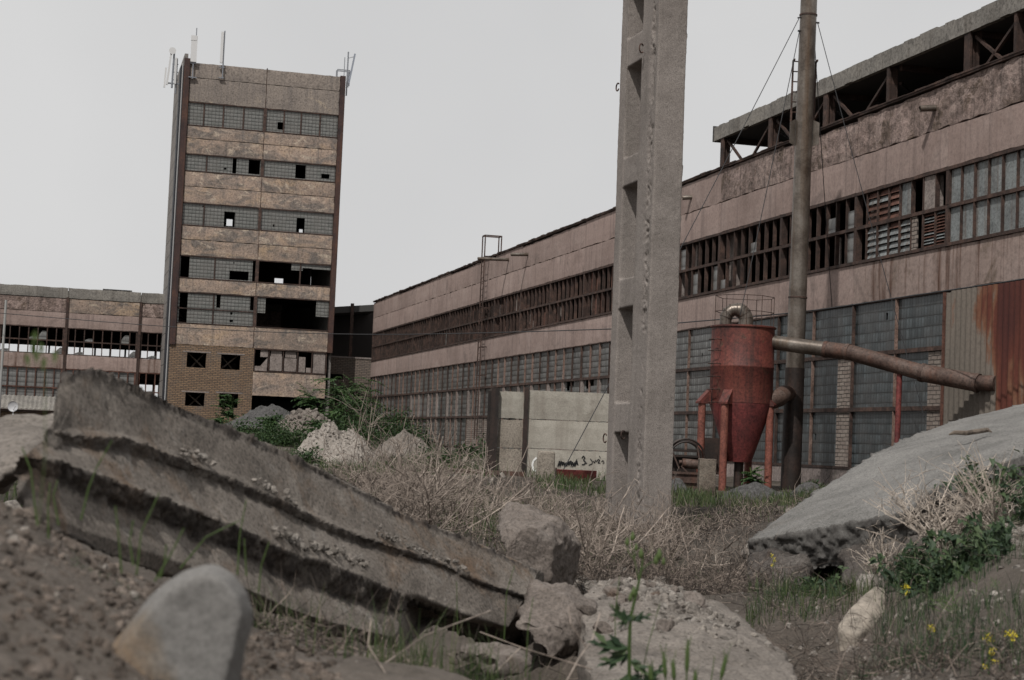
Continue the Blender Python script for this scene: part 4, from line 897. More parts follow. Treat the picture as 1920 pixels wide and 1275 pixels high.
for (x, y, s_, sz) in ((1157, 117, 1.62, 0.07), (1206, 76, 0.5, 0.08), (1129, 820, 1.62, 0.08), (1180, 815, 0.7, 0.07)):
    z = hz(x, y); P = []
    for t_ in np.linspace(-2.4, 2.4, 12): P.append(cpt(s_ + (0.03 + sz * math.cos(t_)) * (1 if s_ > 1 else -0.3), -0.02 - (0.05 if s_ < 1 else 0) + 0.0 , z + sz * 0.8 * math.sin(t_)) - D2 * (0.0 if s_ > 1 else 0.04 * math.cos(t_)))
    mb = MB(); mb.tube(P, 0.011, 6); mb.build("lifting_loop", m_rust, colm, smooth=True)

# ================================================================== CHIMNEY, COLLECTOR, DUCT
YH = 48.0; c0 = dep(1482, 915, YH); c0[2] -= 0.3; ct = dep(1519, -60, YH); cz = lambda x, y: float(dep(x, y, YH)[2] - c0[2])
chim = thing("steel_chimney", "slim stained steel chimney pipe with black lower part, guyed by wires", "chimney", c0, 0)
ln = (ct - c0) / (ct[2] - c0[2]); ax = lambda z: Vector((ln[0] * z, 0, z))
zs = cz(1488, 690); mb = MB(); mb.tube([ax(0), ax(zs)], [0.285, 0.275], 28); mb.build("lower_pipe", m_black, chim, smooth=True)
mb = MB(); zz = np.linspace(zs, cz(1519, -60), 5); mb.tube([ax(z) for z in zz], [0.262, 0.25, 0.245, 0.24, 0.235], 28)
mb.build("upper_pipe", m_galv, chim, smooth=True)
mb = MB()
for y in (30, 560, 640): z = cz(1515, y); mb.tube([ax(z), ax(z + 0.04)], 0.258 if y < 100 else 0.272, 24)
mb.build("collar", m_rust, chim, smooth=True)
z = cz(1510, 250)
for s_ in (-1, 1):
    c = ax(z); mb = MB(); mb.add([(c.x + s_ * 0.25, 0.0, z - 0.38), (c.x + s_ * 0.42, -0.1, z - 0.3), (c.x + s_ * 0.42, -0.1, z + 0.3), (c.x + s_ * 0.25, 0.0, z + 0.4),
                        (c.x + s_ * 0.25, 0.02, z - 0.38), (c.x + s_ * 0.42, -0.08, z - 0.3), (c.x + s_ * 0.42, -0.08, z + 0.3), (c.x + s_ * 0.25, 0.02, z + 0.4)],
                       [(0, 1, 2, 3), (7, 6, 5, 4), (0, 4, 5, 1), (1, 5, 6, 2), (2, 6, 7, 3), (3, 7, 4, 0)])
    mb.build("bracket_plate", m_galv, chim)
mb = MB(); za, zb_ = cz(1495, 225), cz(1495, 110)
for s_ in (-0.33, 0.33):
    mb.bar(ax(za) + Vector((s_, 0.35, 0)), ax(zb_) + Vector((s_, 0.35, 0)), 0.05); mb.bar(ax(zb_) + Vector((s_, 0.35, 0)), ax(zb_) + Vector((s_, 0.1, 0)), 0.05)
for q in np.linspace(0, 1, 7): mb.bar(ax(za + (zb_ - za) * q) + Vector((-0.33, 0.35, 0)), ax(za + (zb_ - za) * q) + Vector((0.33, 0.35, 0)), 0.03)
mb.build("ladder", m_rust, chim)
top_l = np.array(ax(cz(1515, 35))) + c0
for (px, py, end, sd) in ((1497, 35, dep(1052, 889, 43.0), -0.27), (1500, 60, dep(1388, 590, 46.6), -0.25), (1540, 45, onplane(1735, 790, HO - D2 * 0.3, -D2), 0.27), (1530, 60, onplane(1560, 575, HO - D2 * 0.3, -D2), 0.2)):
    st_ = np.array(ax(cz(px, py))) + np.array([sd, -0.05 if px != 1530 else 0.1, 0]); en = np.array(end) - c0
    P = [st_ + (en - st_) * q - np.array([0, 0, 0.35 * q * (1 - q)]) for q in np.linspace(0, 1, 14)]
    mb = MB(); mb.tube(P, 0.012, 5); mb.tube([P[0], P[0] * 0.985 + P[1] * 0.015 + np.array([0, 0, 0.05])], 0.05, 6); mb.build("guy_wire", m_wire, chim)

YK = 47.0; k0 = dep(1384, 905, YK); kz = lambda y, x=1384: float(dep(x, y, YK)[2] - k0[2])
coll = thing("dust_collector", "rusty red cyclone dust collector tank on orange legs beside the chimney", "tank", k0, YAW - 0.3)
r0 = 0.875; ztop = kz(616); zbt = kz(752); zc = kz(760); zl = kz(866)
prof = [(r0, zbt - 0.06), (r0, zbt + 0.9)] + [(r0 + 0.012, zbt + 0.92), (r0 + 0.012, zbt + 0.96), (r0, zbt + 0.98)] + [(r0, ztop), (r0 + 0.04, ztop + 0.01), (r0 + 0.04, ztop + 0.05), (r0, ztop + 0.06)]
mb = MB(); mb.lathe(prof, n=48); mb.build("tank_body", m_red, coll, smooth=True)
mb = MB(); mb.lathe([(0.34, zl), (r0 - 0.01, zc), (r0 - 0.01, zbt - 0.061)], n=48); mb.build("cone", m_redlow, coll, smooth=True)
mb = MB(); mb.lathe([(0.13, -0.6), (0.13, zl - 0.002)], n=16); mb.build("outlet_pipe", m_black, coll, smooth=True)
for (px, dy, yb) in ((1315, -0.35, 875), (1358, -0.9, 905), (1443, -0.35, 905), (1405, 0.9, 900)):
    lx = (dep(px, 800, YK + dy) - k0); R3 = Matrix.Rotation(-(YAW - 0.3), 3, 'Z'); q = R3 @ Vector(lx); q.z = 0
    mb = MB(); mb.tube([(q.x, q.y, -0.7), (q.x, q.y, zc + 0.0)], 0.105, 16); mb.build("leg", m_orange, coll, smooth=True)
    d = Vector((-q.x, -q.y, 0)).normalized(); s2_ = Vector((-d.y, d.x, 0)) * 0.13
    mb = MB(); p0 = Vector((q.x, q.y, zc)) - d * 0.14; 
    mb.add([p0 + s2_, p0 - s2_, p0 - s2_ + d * 0.34, p0 + s2_ + d * 0.34, p0 + s2_ + Vector((0, 0, 0.05)), p0 - s2_ + Vector((0, 0, 0.05)), p0 - s2_ + d * 0.34 + Vector((0, 0, 0.42)), p0 + s2_ + d * 0.34 + Vector((0, 0, 0.42))],
           [(0, 1, 2, 3), (7, 6, 5, 4), (0, 4, 5, 1), (1, 5, 6, 2), (2, 6, 7, 3), (3, 7, 4, 0)]); mb.build("bracket", m_red, coll)
mb = MB(); P = []
R3 = Matrix.Rotation(-(YAW - 0.3), 3, 'Z'); lx = lambda px, py, dy=0.0: R3 @ Vector(dep(px, py, YK + dy) - k0)
a0 = lx(1360, 614); a1 = lx(1398, 614); rad = (a1 - a0).length / 2; cx_ = (a0 + a1) / 2; ud = (a1 - a0).normalized(); ud.z = 0
for t_ in np.linspace(math.pi, 0, 15): P.append(cx_ + ud * rad * math.cos(t_) + Vector((0, 0, 0.22 + rad * 1.0 * math.sin(t_))))
P = [a0 + Vector((0, 0, 0.0))] + P + [a1 + Vector((0, 0, 0.0))]
mb.tube(P, [0.165 if i < 9 else 0.2 for i in range(len(P))], 18)
for i in range(2, len(P) - 2, 2): d = (P[i + 1] - P[i]).normalized(); mb.tube([P[i] - d * 0.012, P[i] + d * 0.012], 0.19 if i < 9 else 0.212, 18)
mb.build("elbow_pipe", m_galv, coll, smooth=True)
mb = MB(); angs = [math.radians(a) for a in (-165, -130, -90, -60, -15, 20, 60, 130)]
for a in angs: mb.tube([(0.84 * math.cos(a), 0.84 * math.sin(a), ztop), (0.84 * math.cos(a), 0.84 * math.sin(a), ztop + 0.88)], 0.01, 6)
for z in (0.45, 0.88):
    for i in range(len(angs)): 
        if i == 2 and z < 0.6: continue
        a, b_ = angs[i - 1], angs[i]; mb.tube([(0.84 * math.cos(a), 0.84 * math.sin(a), ztop + z), (0.84 * math.cos(b_), 0.84 * math.sin(b_), ztop + z)], 0.01, 6)
mb.build("railing", m_rust, coll)
for y in (640, 661, 685, 709, 733, 757):
    z = kz(y); A = []; a_m = math.radians(-148)
    for t_ in (-0.16, -0.15, 0.15, 0.16): rr = r0 + (0.17 if abs(t_) < 0.155 else -0.02); A.append((rr * math.cos(a_m + t_ * 1.2), rr * math.sin(a_m + t_ * 1.2), z))
    mb = MB(); mb.tube(A, 0.014, 6); mb.build("rung", m_rust, coll)
mb = MB(); mb.tube([lx(1432, 752, -0.1), lx(1446, 752, -0.1), lx(1460, 746, 0.0), lx(1470, 738, 0.5), lx(1480, 738, 0.9)], [0.23, 0.235, 0.25, 0.235, 0.22], 20); mb.build("side_elbow", m_duct, coll, smooth=True)
# duct
e0 = dep(1441, 641, YK - 0.2); e3 = onplane(1868, 719, HO - D2 * 0.1, -D2); eb = onplane(1872, 716, HO, -D2)
def dpt(px, py, q): 
    Y = e0[1] + (e3[1] - e0[1]) * q; return dep(px, py, Y)
pts = [e0, dpt(1548, 655, 0.2), dpt(1590, 660, 0.3), dpt(1730, 699, 0.63), dpt(1832, 718, 0.9), e3, eb]
duct = thing("duct_pipe", "long rusty round duct sloping from the red collector to the corrugated wall", "pipe", e0, 0)
segs = [(pts[0], pts[1], 0.2, 0.205, m_galv), (pts[1], pts[2], 0.215, 0.215, m_duct), (pts[2], pts[3], 0.215, 0.215, m_duct), (pts[3], pts[4], 0.235, 0.235, m_duct), (pts[4], pts[5], 0.2, 0.2, m_duct)]
for a, b_, ra, rb, mt in segs:
    mb = MB(); mb.tube([a - e0, b_ - e0], [ra, rb], 24); mb.build("duct_section", mt, duct, smooth=True)
for i in (1, 2, 3, 4):
    d = pts[i] - pts[i - 1]; d /= np.linalg.norm(d); mb = MB(); mb.tube([pts[i] - e0 - d * 0.05, pts[i] - e0 + d * 0.05], 0.25 if i > 2 else 0.228, 24); mb.build("flange", m_duct, duct, smooth=True)
pp = dpt(1687, 688, 0.53) - e0; mb = MB(); mb.tube([(pp[0], pp[1], pp[2] - 0.15), (pp[0] - 0.03, pp[1], pp[2] - 3.6)], 0.075, 12); mb.build("support_post", m_redlow, duct, smooth=True)

# rusty machine beside collector
p = dep(1283, 908, 46.5); mach = thing("rusty_machine", "rusty old machine with an arched guard and motor left of the red collector", "machine", p, YAW - 0.2)
mb = MB(); mb.box(-0.45, 0.5, -0.3, 0.5, -0.5, 0.28); mb.box(-0.4, 0.45, -0.36, -0.301, 0.05, 0.2); mb.box(-0.48, 0.55, -0.35, 0.4, 0.28, 0.34); mb.build("base", m_duct, mach)
mb = MB()
for rr in (0.52, 0.44):
    P = [(rr * math.cos(t_), -0.1, 0.72 + rr * math.sin(t_)) for t_ in np.linspace(0, math.pi, 18)]; mb.tube(P, 0.03, 6)
P = [(0.48 * math.cos(t_), 0.12, 0.72 + 0.48 * math.sin(t_)) for t_ in np.linspace(0, math.pi, 18)]; mb.tube(P, [0.07] * 18, 6)
mb.box(-0.52, 0.52, 0.1, 0.3, 0.34, 0.75); mb.box(-0.4, 0.4, -0.12, 0.1, 0.74, 0.8); mb.box(-0.38, 0.38, -0.14, 0.12, 0.88, 0.95); mb.build("arched_guard", m_black, mach)
mb = MB(); mb.tube([(-0.12, -0.25, 0.58), (0.34, -0.25, 0.56)], 0.13, 14); mb.tube([(0.34, -0.25, 0.56), (0.42, -0.25, 0.56)], 0.16, 14); mb.tube([(-0.2, -0.2, 0.6), (-0.12, -0.2, 0.6)], 0.06, 10); mb.build("motor", m_duct, mach, smooth=True)
mb = MB(); mb.bar((-0.42, -0.2, 0.95), (-0.2, -0.3, 0.42), 0.035); mb.bar((-0.15, -0.3, 0.5), (0.05, -0.34, 0.3), 0.035); mb.bar((0.3, -0.15, 1.05), (0.42, -0.15, 0.4), 0.04); mb.build("lever", m_rust, mach)
mb = MB(); mb.box(0.5, 1.1, 0.1, 0.6, 0.3, 1.3); mb.box(0.55, 0.9, 0.05, 0.1, 0.34, 0.9); mb.tube([(0.8, 0.04, 0.65), (0.8, -0.05, 0.65)], 0.1, 12); mb.build("cabinet", m_black, mach)
# timber stump post
p = dep(1324, 925, 41); po = chunk("timber_post", [[p + np.array([x * 0.2, y * 0.18, z]) for x in (-1, 1) for y in (-1, 1) for z in (-0.4, 0.83)]], 0.025, [(0.02, 3), (0.012, 14)], m_wood, "short weathered timber post standing before the orange legs of the red collector", "post", 3)
# fence of stacked cream panels
YF = 45.0; fo = dep(983, 895, YF); fz = lambda x, y: float(dep(x, y, YF)[2] - fo[2])
fence = thing("concrete_fence", "cream concrete panel fence with black graffiti behind the red trough", "fence", fo, 0.03)
xr = float(dep(1180, 800, YF)[0] - fo[0]); ztp = fz(1060, 735); h3 = (ztp + 0.02) / 3
for k in range(3):
    mb = panel_mesh(0.03, xr, h3 * k + 0.01, h3 * (k + 1) - 0.012, 0.16, 0, 0.006, seed=k, nu=24); mb.build("fence_panel", m_fence, fence)
xl = float(dep(934, 800, YF)[0] - fo[0])
for k in range(3):
    mb = panel_mesh(xl, -0.09, h3 * k, h3 * (k + 1) - 0.04 - 0.03 * (k == 2), 0.16, 0.12, 0.012, seed=k + 4, nu=8); mb.build("fence_panel", m_fencegrey if k < 2 else m_fence, fence)
mb = MB(); mb.box(-0.085, 0.028, -0.08, 0.12, -0.6, ztp + 0.08); mb.build("fence_post", m_black, fence)
mb = MB(); mb.box(xl - 0.22, xl - 0.01, -0.06, 0.2, -0.6, ztp + 0.03); mb.box(xl - 0.3, xl - 0.222, 0.0, 0.2, -0.6, ztp - 0.05); mb.build("fence_post", m_black, fence)
gr = MB()
def stroke(px, w=0.022, y=-0.012):
    P = [(float(dep(x, yy, YF)[0] - fo[0]), y, fz(x, yy)) for x, yy in px]
    for a, b_ in zip(P[:-1], P[1:]): gr.bar(a, b_, 0.004, w, up=(0, 0, 1)) if abs(a[2] - b_[2]) < abs(a[0] - b_[0]) else gr.bar(a, b_, w, 0.004, up=(0, 1, 0))
stroke([(1091, 859), (1094, 855), (1097, 858), (1094, 863), (1098, 866), (1096, 871), (1091, 871)], 0.03)
stroke([(1098, 869), (1101, 868)], 0.025)
stroke([(1107, 860), (1111, 866), (1110, 870), (1104, 872)], 0.022)
stroke([(1112, 864), (1115, 868), (1117, 862)], 0.02); stroke([(1118, 866), (1122, 861), (1125, 863), (1121, 868), (1126, 868)], 0.022); stroke([(1124, 855), (1126, 859)], 0.018)
stroke([(1128, 866), (1131, 863), (1133, 868), (1130, 869)], 0.02)
for q in range(9):
    x = 1046 + q * 4.1; stroke([(x, 875 - (q % 3)), (x + 3, 864 + (q * 5) % 4), (x + 5, 872), (x + 1 + q % 3, 869)], 0.028)
stroke([(1046, 873), (1054, 866), (1060, 874), (1070, 864), (1078, 874), (1082, 865)], 0.03)
stroke([(1052, 864), (1050, 876)], 0.02); stroke([(1073, 876), (1082, 861)], 0.02)
gr.build("graffiti", m_ink, fence)
gw = MB(); P = [(float(dep(x, yy, YF)[0] - fo[0]), -0.012, fz(x, yy)) for x, yy in [(1006, 858), (1000, 864), (998, 872), (1000, 880), (1004, 884)]]
for a, b_ in zip(P[:-1], P[1:]): gw.bar(a, b_, 0.05, 0.004, up=(0, 1, 0))
gw.build("graffiti", flat("white_spray_paint", (0.6, 0.6, 0.58), 0.7), fence)
# rail on ground in front of left fence part
p = dep(900, 886, 44.2); mb = MB(); mb.bar((-1.2, 0, 0.03), (1.15, 0.1, 0.0), 0.09, 0.12); o = mb.build("steel_rail", m_duct, loc=p); tag(o, "rusty steel rail lying at the foot of the fence posts", "rail")
# concrete stub
p = dep(1024, 905, 39.5); sx_ = lambda x: (x - 1024) / F_PX * 39.5
chunk("concrete_stub", [[p + np.array([sx_(x), y, (905 - yy) / F_PX * 39.5]) for (x, yy) in ((1003, 935), (1040, 935), (1007, 846), (1038, 847)) for y in (-0.13, 0.16)]], 0.03, [(0.018, 3), (0.01, 12)], m_fencegrey, "short brown concrete stub post leaning left of the red trough", "post", 8)
# red trough
p = dep(1078, 908, 40.5); tr = thing("metal_trough", "boat-shaped rusty red metal trough lying in front of the cream fence", "trough", p, 0.1)
mb = MB(); n = 14; V = []; Fs = []
for i in range(n + 1):
    q = i / n; x = -0.48 + 0.98 * q; hw = 0.3 * min(1, (1.05 - q) * 2.4) ** 0.6; zb_ = 0.0 + 0.14 * max(0, q - 0.7) / 0.3 ; 
    for (yy, zz_) in ((-hw, 0.34), (-hw * 0.75, 0.12 + zb_ * .6), (-hw * 0.35, zb_), (hw * 0.35, zb_), (hw * 0.75, 0.12 + zb_ * .6), (hw, 0.34)): V.append((x, yy, zz_))
    for (yy, zz_) in ((hw - 0.02, 0.34), (hw * 0.72, 0.14 + zb_ * .6), (hw * 0.33, zb_ + 0.02), (-hw * 0.33, zb_ + 0.02), (-hw * 0.72, 0.14 + zb_ * .6), (-hw + 0.02, 0.34)): V.append((x, yy, zz_))
for i in range(n):
    for j in range(12): Fs.append((i * 12 + j, i * 12 + (j + 1) % 12, (i + 1) * 12 + (j + 1) % 12, (i + 1) * 12 + j))
Fs += [tuple(range(11, -1, -1)), tuple(n * 12 + j for j in range(12))]
mb.add(V, Fs); mb.build("hull", m_redlow, tr); mb = MB(); mb.box(-0.62, -0.481, -0.26, 0.26, 0.02, 0.38); mb.build("end_plate", m_black, tr)

# power cable across the yard
P = [dep(-60, 582, 100), dep(340, 614, 92), dep(690, 627, 82), dep(1142, 617, 62), dep(1267, 606, 56), dep(1500, 585, 49.5), dep(1700, 556, 44), dep(1920, 523, 39.8), dep(2100, 490, 37)]
PP = []
for i in range(len(P) - 1):
    for q in np.linspace(0, 1, 6, endpoint=False):
        p0_, p1_, p2_, p3_ = P[max(i - 1, 0)], P[i], P[i + 1], P[min(i + 2, len(P) - 1)]
        PP.append(0.5 * (2 * p1_ + (p2_ - p0_) * q + (2 * p0_ - 5 * p1_ + 4 * p2_ - p3_) * q ** 2 + (3 * p1_ - p0_ - 3 * p2_ + p3_) * q ** 3))
mb = MB(); mb.tube(PP, 0.02, 5); o = mb.build("power_cable", m_wire); tag(o, "thin dark cable sagging across the whole yard from the left workshop to the corrugated wall", "cable")

# ================================================================== FOREGROUND RIBBED SLAB
def poly(pts, n):
    P = np.array(pts, float); d = np.concatenate([[0], np.cumsum(np.hypot(np.diff(P[:, 0]), np.diff(P[:, 1])))]); t_ = np.linspace(0, d[-1], n)
    return np.stack([np.interp(t_, d, P[:, k]) for k in range(P.shape[1])], 1)
NC = 460
def line3(pts, d0, d1, sm=15):
    """pixel polyline (x, y[, extra depth]) with depth running from d0 to d1"""
    Q = poly([(q[0], q[1], q[2] if len(q) > 2 else 0.0) for q in pts], NC); kk = np.ones(sm) / sm
    Q = np.stack([np.convolve(np.pad(Q[:, k], sm // 2, mode="edge"), kk, mode="valid") for k in range(3)], 1); x = (Q[:, 0] - 20) / 1000.0
    Y = d0 + (d1 - d0) * x + Q[:, 2]; Y = np.maximum(Y, 1.5)
    return np.array([dep(a, b_, y) for (a, b_), y in zip(Q[:, :2], Y)])
DL, DR = 3.3, 6.2
L1 = line3([(106, 722), (124, 700), (165, 690), (235, 716), (300, 752), (360, 776), (450, 812), (560, 862), (620, 890), (700, 934), (760, 968), (850, 1000), (950, 1044), (1012, 1072)], DL, DR)
L2 = line3([(96, 792), (160, 806), (232, 812), (340, 848), (420, 882), (500, 916), (580, 958), (660, 988), (740, 1012), (830, 1050), (900, 1082), (1000, 1110)], DL - .12, DR - .14)
L3 = line3([(84, 806), (160, 822), (240, 822), (335, 862), (420, 894), (500, 928), (580, 968), (660, 1000), (740, 1026), (830, 1058), (900, 1090), (990, 1120)], DL - .17, DR - .2)
L3b = line3([(82, 822), (160, 838), (240, 848), (335, 880), (420, 910), (500, 944), (580, 984), (660, 1014), (740, 1038), (830, 1064), (895, 1096), (985, 1126)], DL - .15, DR - .18)
L4 = line3([(52, 846), (130, 856), (235, 898), (330, 934), (400, 956), (500, 1000), (560, 1026), (620, 1042), (700, 1074), (780, 1116), (860, 1148), (955, 1178)], DL - .25, DR - .32)
L5 = line3([(42, 856), (120, 866), (228, 910), (325, 946), (396, 968), (492, 1014), (552, 1042), (612, 1056), (700, 1092), (760, 1120, .02), (775, 1124, .08), (850, 1156, .12), (948, 1186, .12)], DL - .3, DR - .36)
L5b = line3([(36, 886), (118, 906), (222, 948), (320, 984), (396, 1012), (486, 1054), (545, 1086), (610, 1110), (690, 1134), (748, 1150), (762, 1134, .1), (780, 1128, .22), (850, 1160, .3), (940, 1190, .3)], DL - .265, DR - .32)
L6 = line3([(28, 935), (100, 968), (190, 1005), (310, 1046), (400, 1078), (480, 1112), (540, 1140), (610, 1164), (680, 1182), (742, 1196), (756, 1150, .2), (775, 1134, .42), (850, 1164, .5), (935, 1194, .5)], DL - .40, DR - .48)
Lb0 = L1 + np.array([0.02, 0.10, -0.012]); Lb1 = Lb0 + np.array([0.03, 0.1, -0.30]); Lb2 = L6 + np.array([0.02, 0.14, -0.06])
lines = [Lb1, Lb0, L1, L2, L3, L3b, L4, L5, L5b, L6, Lb2]; sub = [6, 5, 18, 5, 6, 16, 4, 9, 18, 6, 8]
rows_ = []; gr_ = []
gv = [0.2, 0.9, 1.0, 0.0, 0.9, 0.5, 0.0, 1.0, 0.9, 0.0, 0.5]  # lip edges darkened: part grime, part painted shadow
ug = [0, 0, 0, 0, .5, 0, 0, .9, 0, 0, 0]  # undersides of the lips darkened by painted shade along with grime
for i, Lq in enumerate(lines):
    nx_ = lines[(i + 1) % len(lines)]
    for s_ in range(sub[i]):
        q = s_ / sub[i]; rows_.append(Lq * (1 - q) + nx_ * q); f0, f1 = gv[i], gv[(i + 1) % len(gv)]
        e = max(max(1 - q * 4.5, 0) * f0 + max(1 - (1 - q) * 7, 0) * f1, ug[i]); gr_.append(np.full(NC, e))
V = np.stack(rows_); G = np.stack(gr_); NR = len(rows_)
tu = np.roll(V, -1, 0) - np.roll(V, 1, 0); tv = np.gradient(V, axis=1); N = np.cross(tv, tu); N /= np.linalg.norm(N, axis=2)[..., None] + 1e-9
Vf = V.reshape(-1, 3); d = 0.008 * fbm(Vf, 3.0, 3, 2) + 0.004 * fbm(Vf, 12.0, 3, 8)
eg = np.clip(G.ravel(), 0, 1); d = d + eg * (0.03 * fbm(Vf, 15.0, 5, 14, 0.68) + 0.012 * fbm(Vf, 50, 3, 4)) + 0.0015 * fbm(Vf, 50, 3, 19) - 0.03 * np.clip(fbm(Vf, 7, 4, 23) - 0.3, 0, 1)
uu_, rr2 = np.meshgrid(np.arange(NC) * 0.0075, np.arange(NR) * 1.0); d = d + 0.0006 * fbm(np.stack([uu_.ravel() * 2.2, rr2.ravel() * 0.45, 0 * uu_.ravel()], 1), 1.0, 3, 51)
if ((N[NR // 3, NC // 2] @ np.array([0, -1, 0.3])) < 0): N = -N
Vd = Vf + N.reshape(-1, 3) * d[:, None]
idx = np.arange(NR * NC).reshape(NR, NC); nxr = np.roll(idx, -1, 0)
Fs = np.stack([idx[:, :-1], idx[:, 1:], nxr[:, 1:], nxr[:, :-1]], -1).reshape(-1, 4)
caps = []; Vc = [Vd]; base = NR * NC; ex = []
for col_, s_ in ((0, 1), (NC - 1, -1)):
    ring = idx[:, col_]; c = Vd[ring].mean(0); rings = [ring]
    for q in (0.75, 0.5, 0.25, 0.02):
        nr = Vd[ring] * q + c * (1 - q); nr = nr + (0.03 * fbm(nr, 12, 4, 77))[:, None] * np.array([0.8 * -s_, -0.4, 0.1]); Vc.append(nr); ex.append(np.full(NR, 0.3)); rings.append(np.arange(base, base + NR)); base += NR
    for a, b_ in zip(rings[:-1], rings[1:]): caps.append(np.stack([a, np.roll(a, -1), np.roll(b_, -1), b_], -1)[:, ::s_])
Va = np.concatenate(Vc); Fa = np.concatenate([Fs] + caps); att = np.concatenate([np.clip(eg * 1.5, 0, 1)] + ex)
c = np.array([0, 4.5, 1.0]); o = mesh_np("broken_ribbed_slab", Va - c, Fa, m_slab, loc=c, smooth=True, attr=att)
tag(o, "long broken ribbed concrete slab sloping down across the foreground left", "concrete slab")
SLAB_L2, SLAB_L5, SLAB_L4 = L2, L5, L4

# ---- other broken pieces
chunk("concrete_chunk", [[p for p in grow([dep(*q) for q in ((950, 985, 6.9), (972, 952, 7.2), (1005, 968, 7.0), (1045, 985, 7.1), (1075, 1005, 7.3), (1072, 1050, 7.1), (1050, 1085, 6.9), (1000, 1080, 6.6), (945, 1010, 6.8), (960, 960, 7.9), (1060, 990, 7.9), (1060, 1090, 7.8))], 1.2)]],
      0.012, [(0.014, 6), (0.016, 15), (0.014, 42)], m_chunk, "dark broken concrete lump behind the right end of the ribbed slab", "rubble", 21, True, facets=26)
chunk("concrete_chunk", [[p for p in grow([dep(*q) for q in ((1005, 1110, 5.6), (1040, 1088, 5.7), (1085, 1110, 5.7), (1092, 1180, 5.3), (1075, 1250, 4.9), (1010, 1240, 4.9), (985, 1180, 5.2), (1000, 1100, 6.2), (1090, 1120, 6.2), (1085, 1235, 5.6))], 1.15)]],
      0.012, [(0.014, 6), (0.016, 15), (0.014, 42)], m_chunk, "upright jagged concrete lump between the ribbed slab's end and the pale rubble slab", "rubble", 33, True, facets=44)
chunk("concrete_chunk", [[dep(*q) for q in ((1070, 1120, 5.5), (1100, 1095, 5.8), (1130, 1150, 5.4), (1110, 1190, 5.2), (1080, 1180, 5.2), (1100, 1130, 5.9))]],
      0.012, [(0.03, 5), (0.012, 18)], m_chunk, "small dark fist-like lump leaning on the pale rubble slab's left edge", "rubble", 35, True, facets=44)
chunk("concrete_chunk", [[dep(*q) for q in ((850, 1215, 4.6), (900, 1198, 4.8), (960, 1205, 4.7), (1000, 1240, 4.5), (980, 1285, 4.2), (850, 1280, 4.1), (835, 1240, 4.3), (900, 1210, 5.2), (980, 1230, 5.0))]],
      0.012, [(0.035, 5), (0.015, 18)], m_chunk, "low weathered lump half buried under the slab's hollow front edge", "rubble", 37, False, facets=44)
# pale slab carrying gravel at the bottom centre
FS = [(1092, 1115, 6.0), (1120, 1090, 6.4), (1210, 1092, 6.9), (1330, 1105, 6.9), (1385, 1145, 6.5), (1450, 1200, 5.8), (1545, 1285, 4.9), (1540, 1400, 4.1), (1110, 1360, 3.9), (1100, 1240, 4.7), (1088, 1160, 5.4)]
fs_o = chunk("concrete_slab", [[dep(*q) for q in FS] + [dep(*q) - np.array([0, 0, 0.35]) for q in FS] + [dep(1230, 1115, 6.1) + np.array([0, 0, 0.02])]],
      0.012, [(0.03, 2.6), (0.02, 8), (0.008, 32)], m_chunkpale, "pale tilted concrete slab strewn with crushed stone at bottom centre", "concrete slab", 45, facets=10)
# right hand slab
RS = [(1405, 1014, 8.6), (1470, 962, 9.0), (1560, 906, 9.5), (1640, 852, 9.9), (1720, 814, 10.3), (1800, 786, 10.6), (1920, 757, 11.0), (2150, 700, 11.8), (2200, 760, 9.4), (1920, 822, 8.9), (1830, 866, 8.6), (1760, 908, 8.3), (1692, 962, 8.1), (1600, 990, 8.25), (1500, 1000, 8.45)]
o = chunk("concrete_slab", [[dep(*q) for q in RS] + [dep(*q) + np.array([-0.01, 0.07, -0.2]) for q in RS]], 0.011, [(0.005, 2.0), (0.004, 12)], m_slabgrey, "large smooth grey concrete slab propped up at the right", "concrete slab", 52)
me = o.data; n = len(me.vertices); co = np.empty(n * 3, np.float32); me.vertices.foreach_get("co", co); co = co.reshape(-1, 3).astype(float); no = np.empty(n * 3, np.float32); me.vertices.foreach_get("normal", no); no = no.reshape(-1, 3)
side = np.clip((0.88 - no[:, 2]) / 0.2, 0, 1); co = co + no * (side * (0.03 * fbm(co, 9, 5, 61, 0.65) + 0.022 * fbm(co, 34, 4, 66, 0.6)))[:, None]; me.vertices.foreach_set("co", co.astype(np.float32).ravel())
a_ = me.attributes.new("grime_shade", 'FLOAT', 'POINT'); a_.data.foreach_set("value", (side * 0.85).astype(np.float32)); me.update()  # broken sides coloured darker, painted shade of the undercut
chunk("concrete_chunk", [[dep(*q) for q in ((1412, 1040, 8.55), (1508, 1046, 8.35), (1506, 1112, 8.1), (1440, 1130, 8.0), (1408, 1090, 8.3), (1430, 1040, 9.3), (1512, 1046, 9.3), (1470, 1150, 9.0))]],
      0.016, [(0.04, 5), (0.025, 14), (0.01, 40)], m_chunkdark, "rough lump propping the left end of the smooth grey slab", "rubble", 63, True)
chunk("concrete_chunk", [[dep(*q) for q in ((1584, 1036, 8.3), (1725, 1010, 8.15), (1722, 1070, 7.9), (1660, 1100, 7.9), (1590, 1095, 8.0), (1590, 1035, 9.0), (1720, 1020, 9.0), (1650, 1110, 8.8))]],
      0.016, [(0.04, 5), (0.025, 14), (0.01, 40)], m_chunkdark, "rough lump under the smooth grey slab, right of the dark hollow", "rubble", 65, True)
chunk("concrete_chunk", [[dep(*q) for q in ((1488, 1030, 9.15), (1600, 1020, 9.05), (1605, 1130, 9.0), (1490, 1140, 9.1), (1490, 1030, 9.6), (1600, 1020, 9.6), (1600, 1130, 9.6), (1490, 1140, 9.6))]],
      0.03, [(0.03, 5), (0.02, 14)], m_chunkdark, "added dark lump blocking the sunlit ground behind the hollow under the smooth grey slab", "rubble", 67)  # added lump closes off sunlit ground so the hollow stays dark
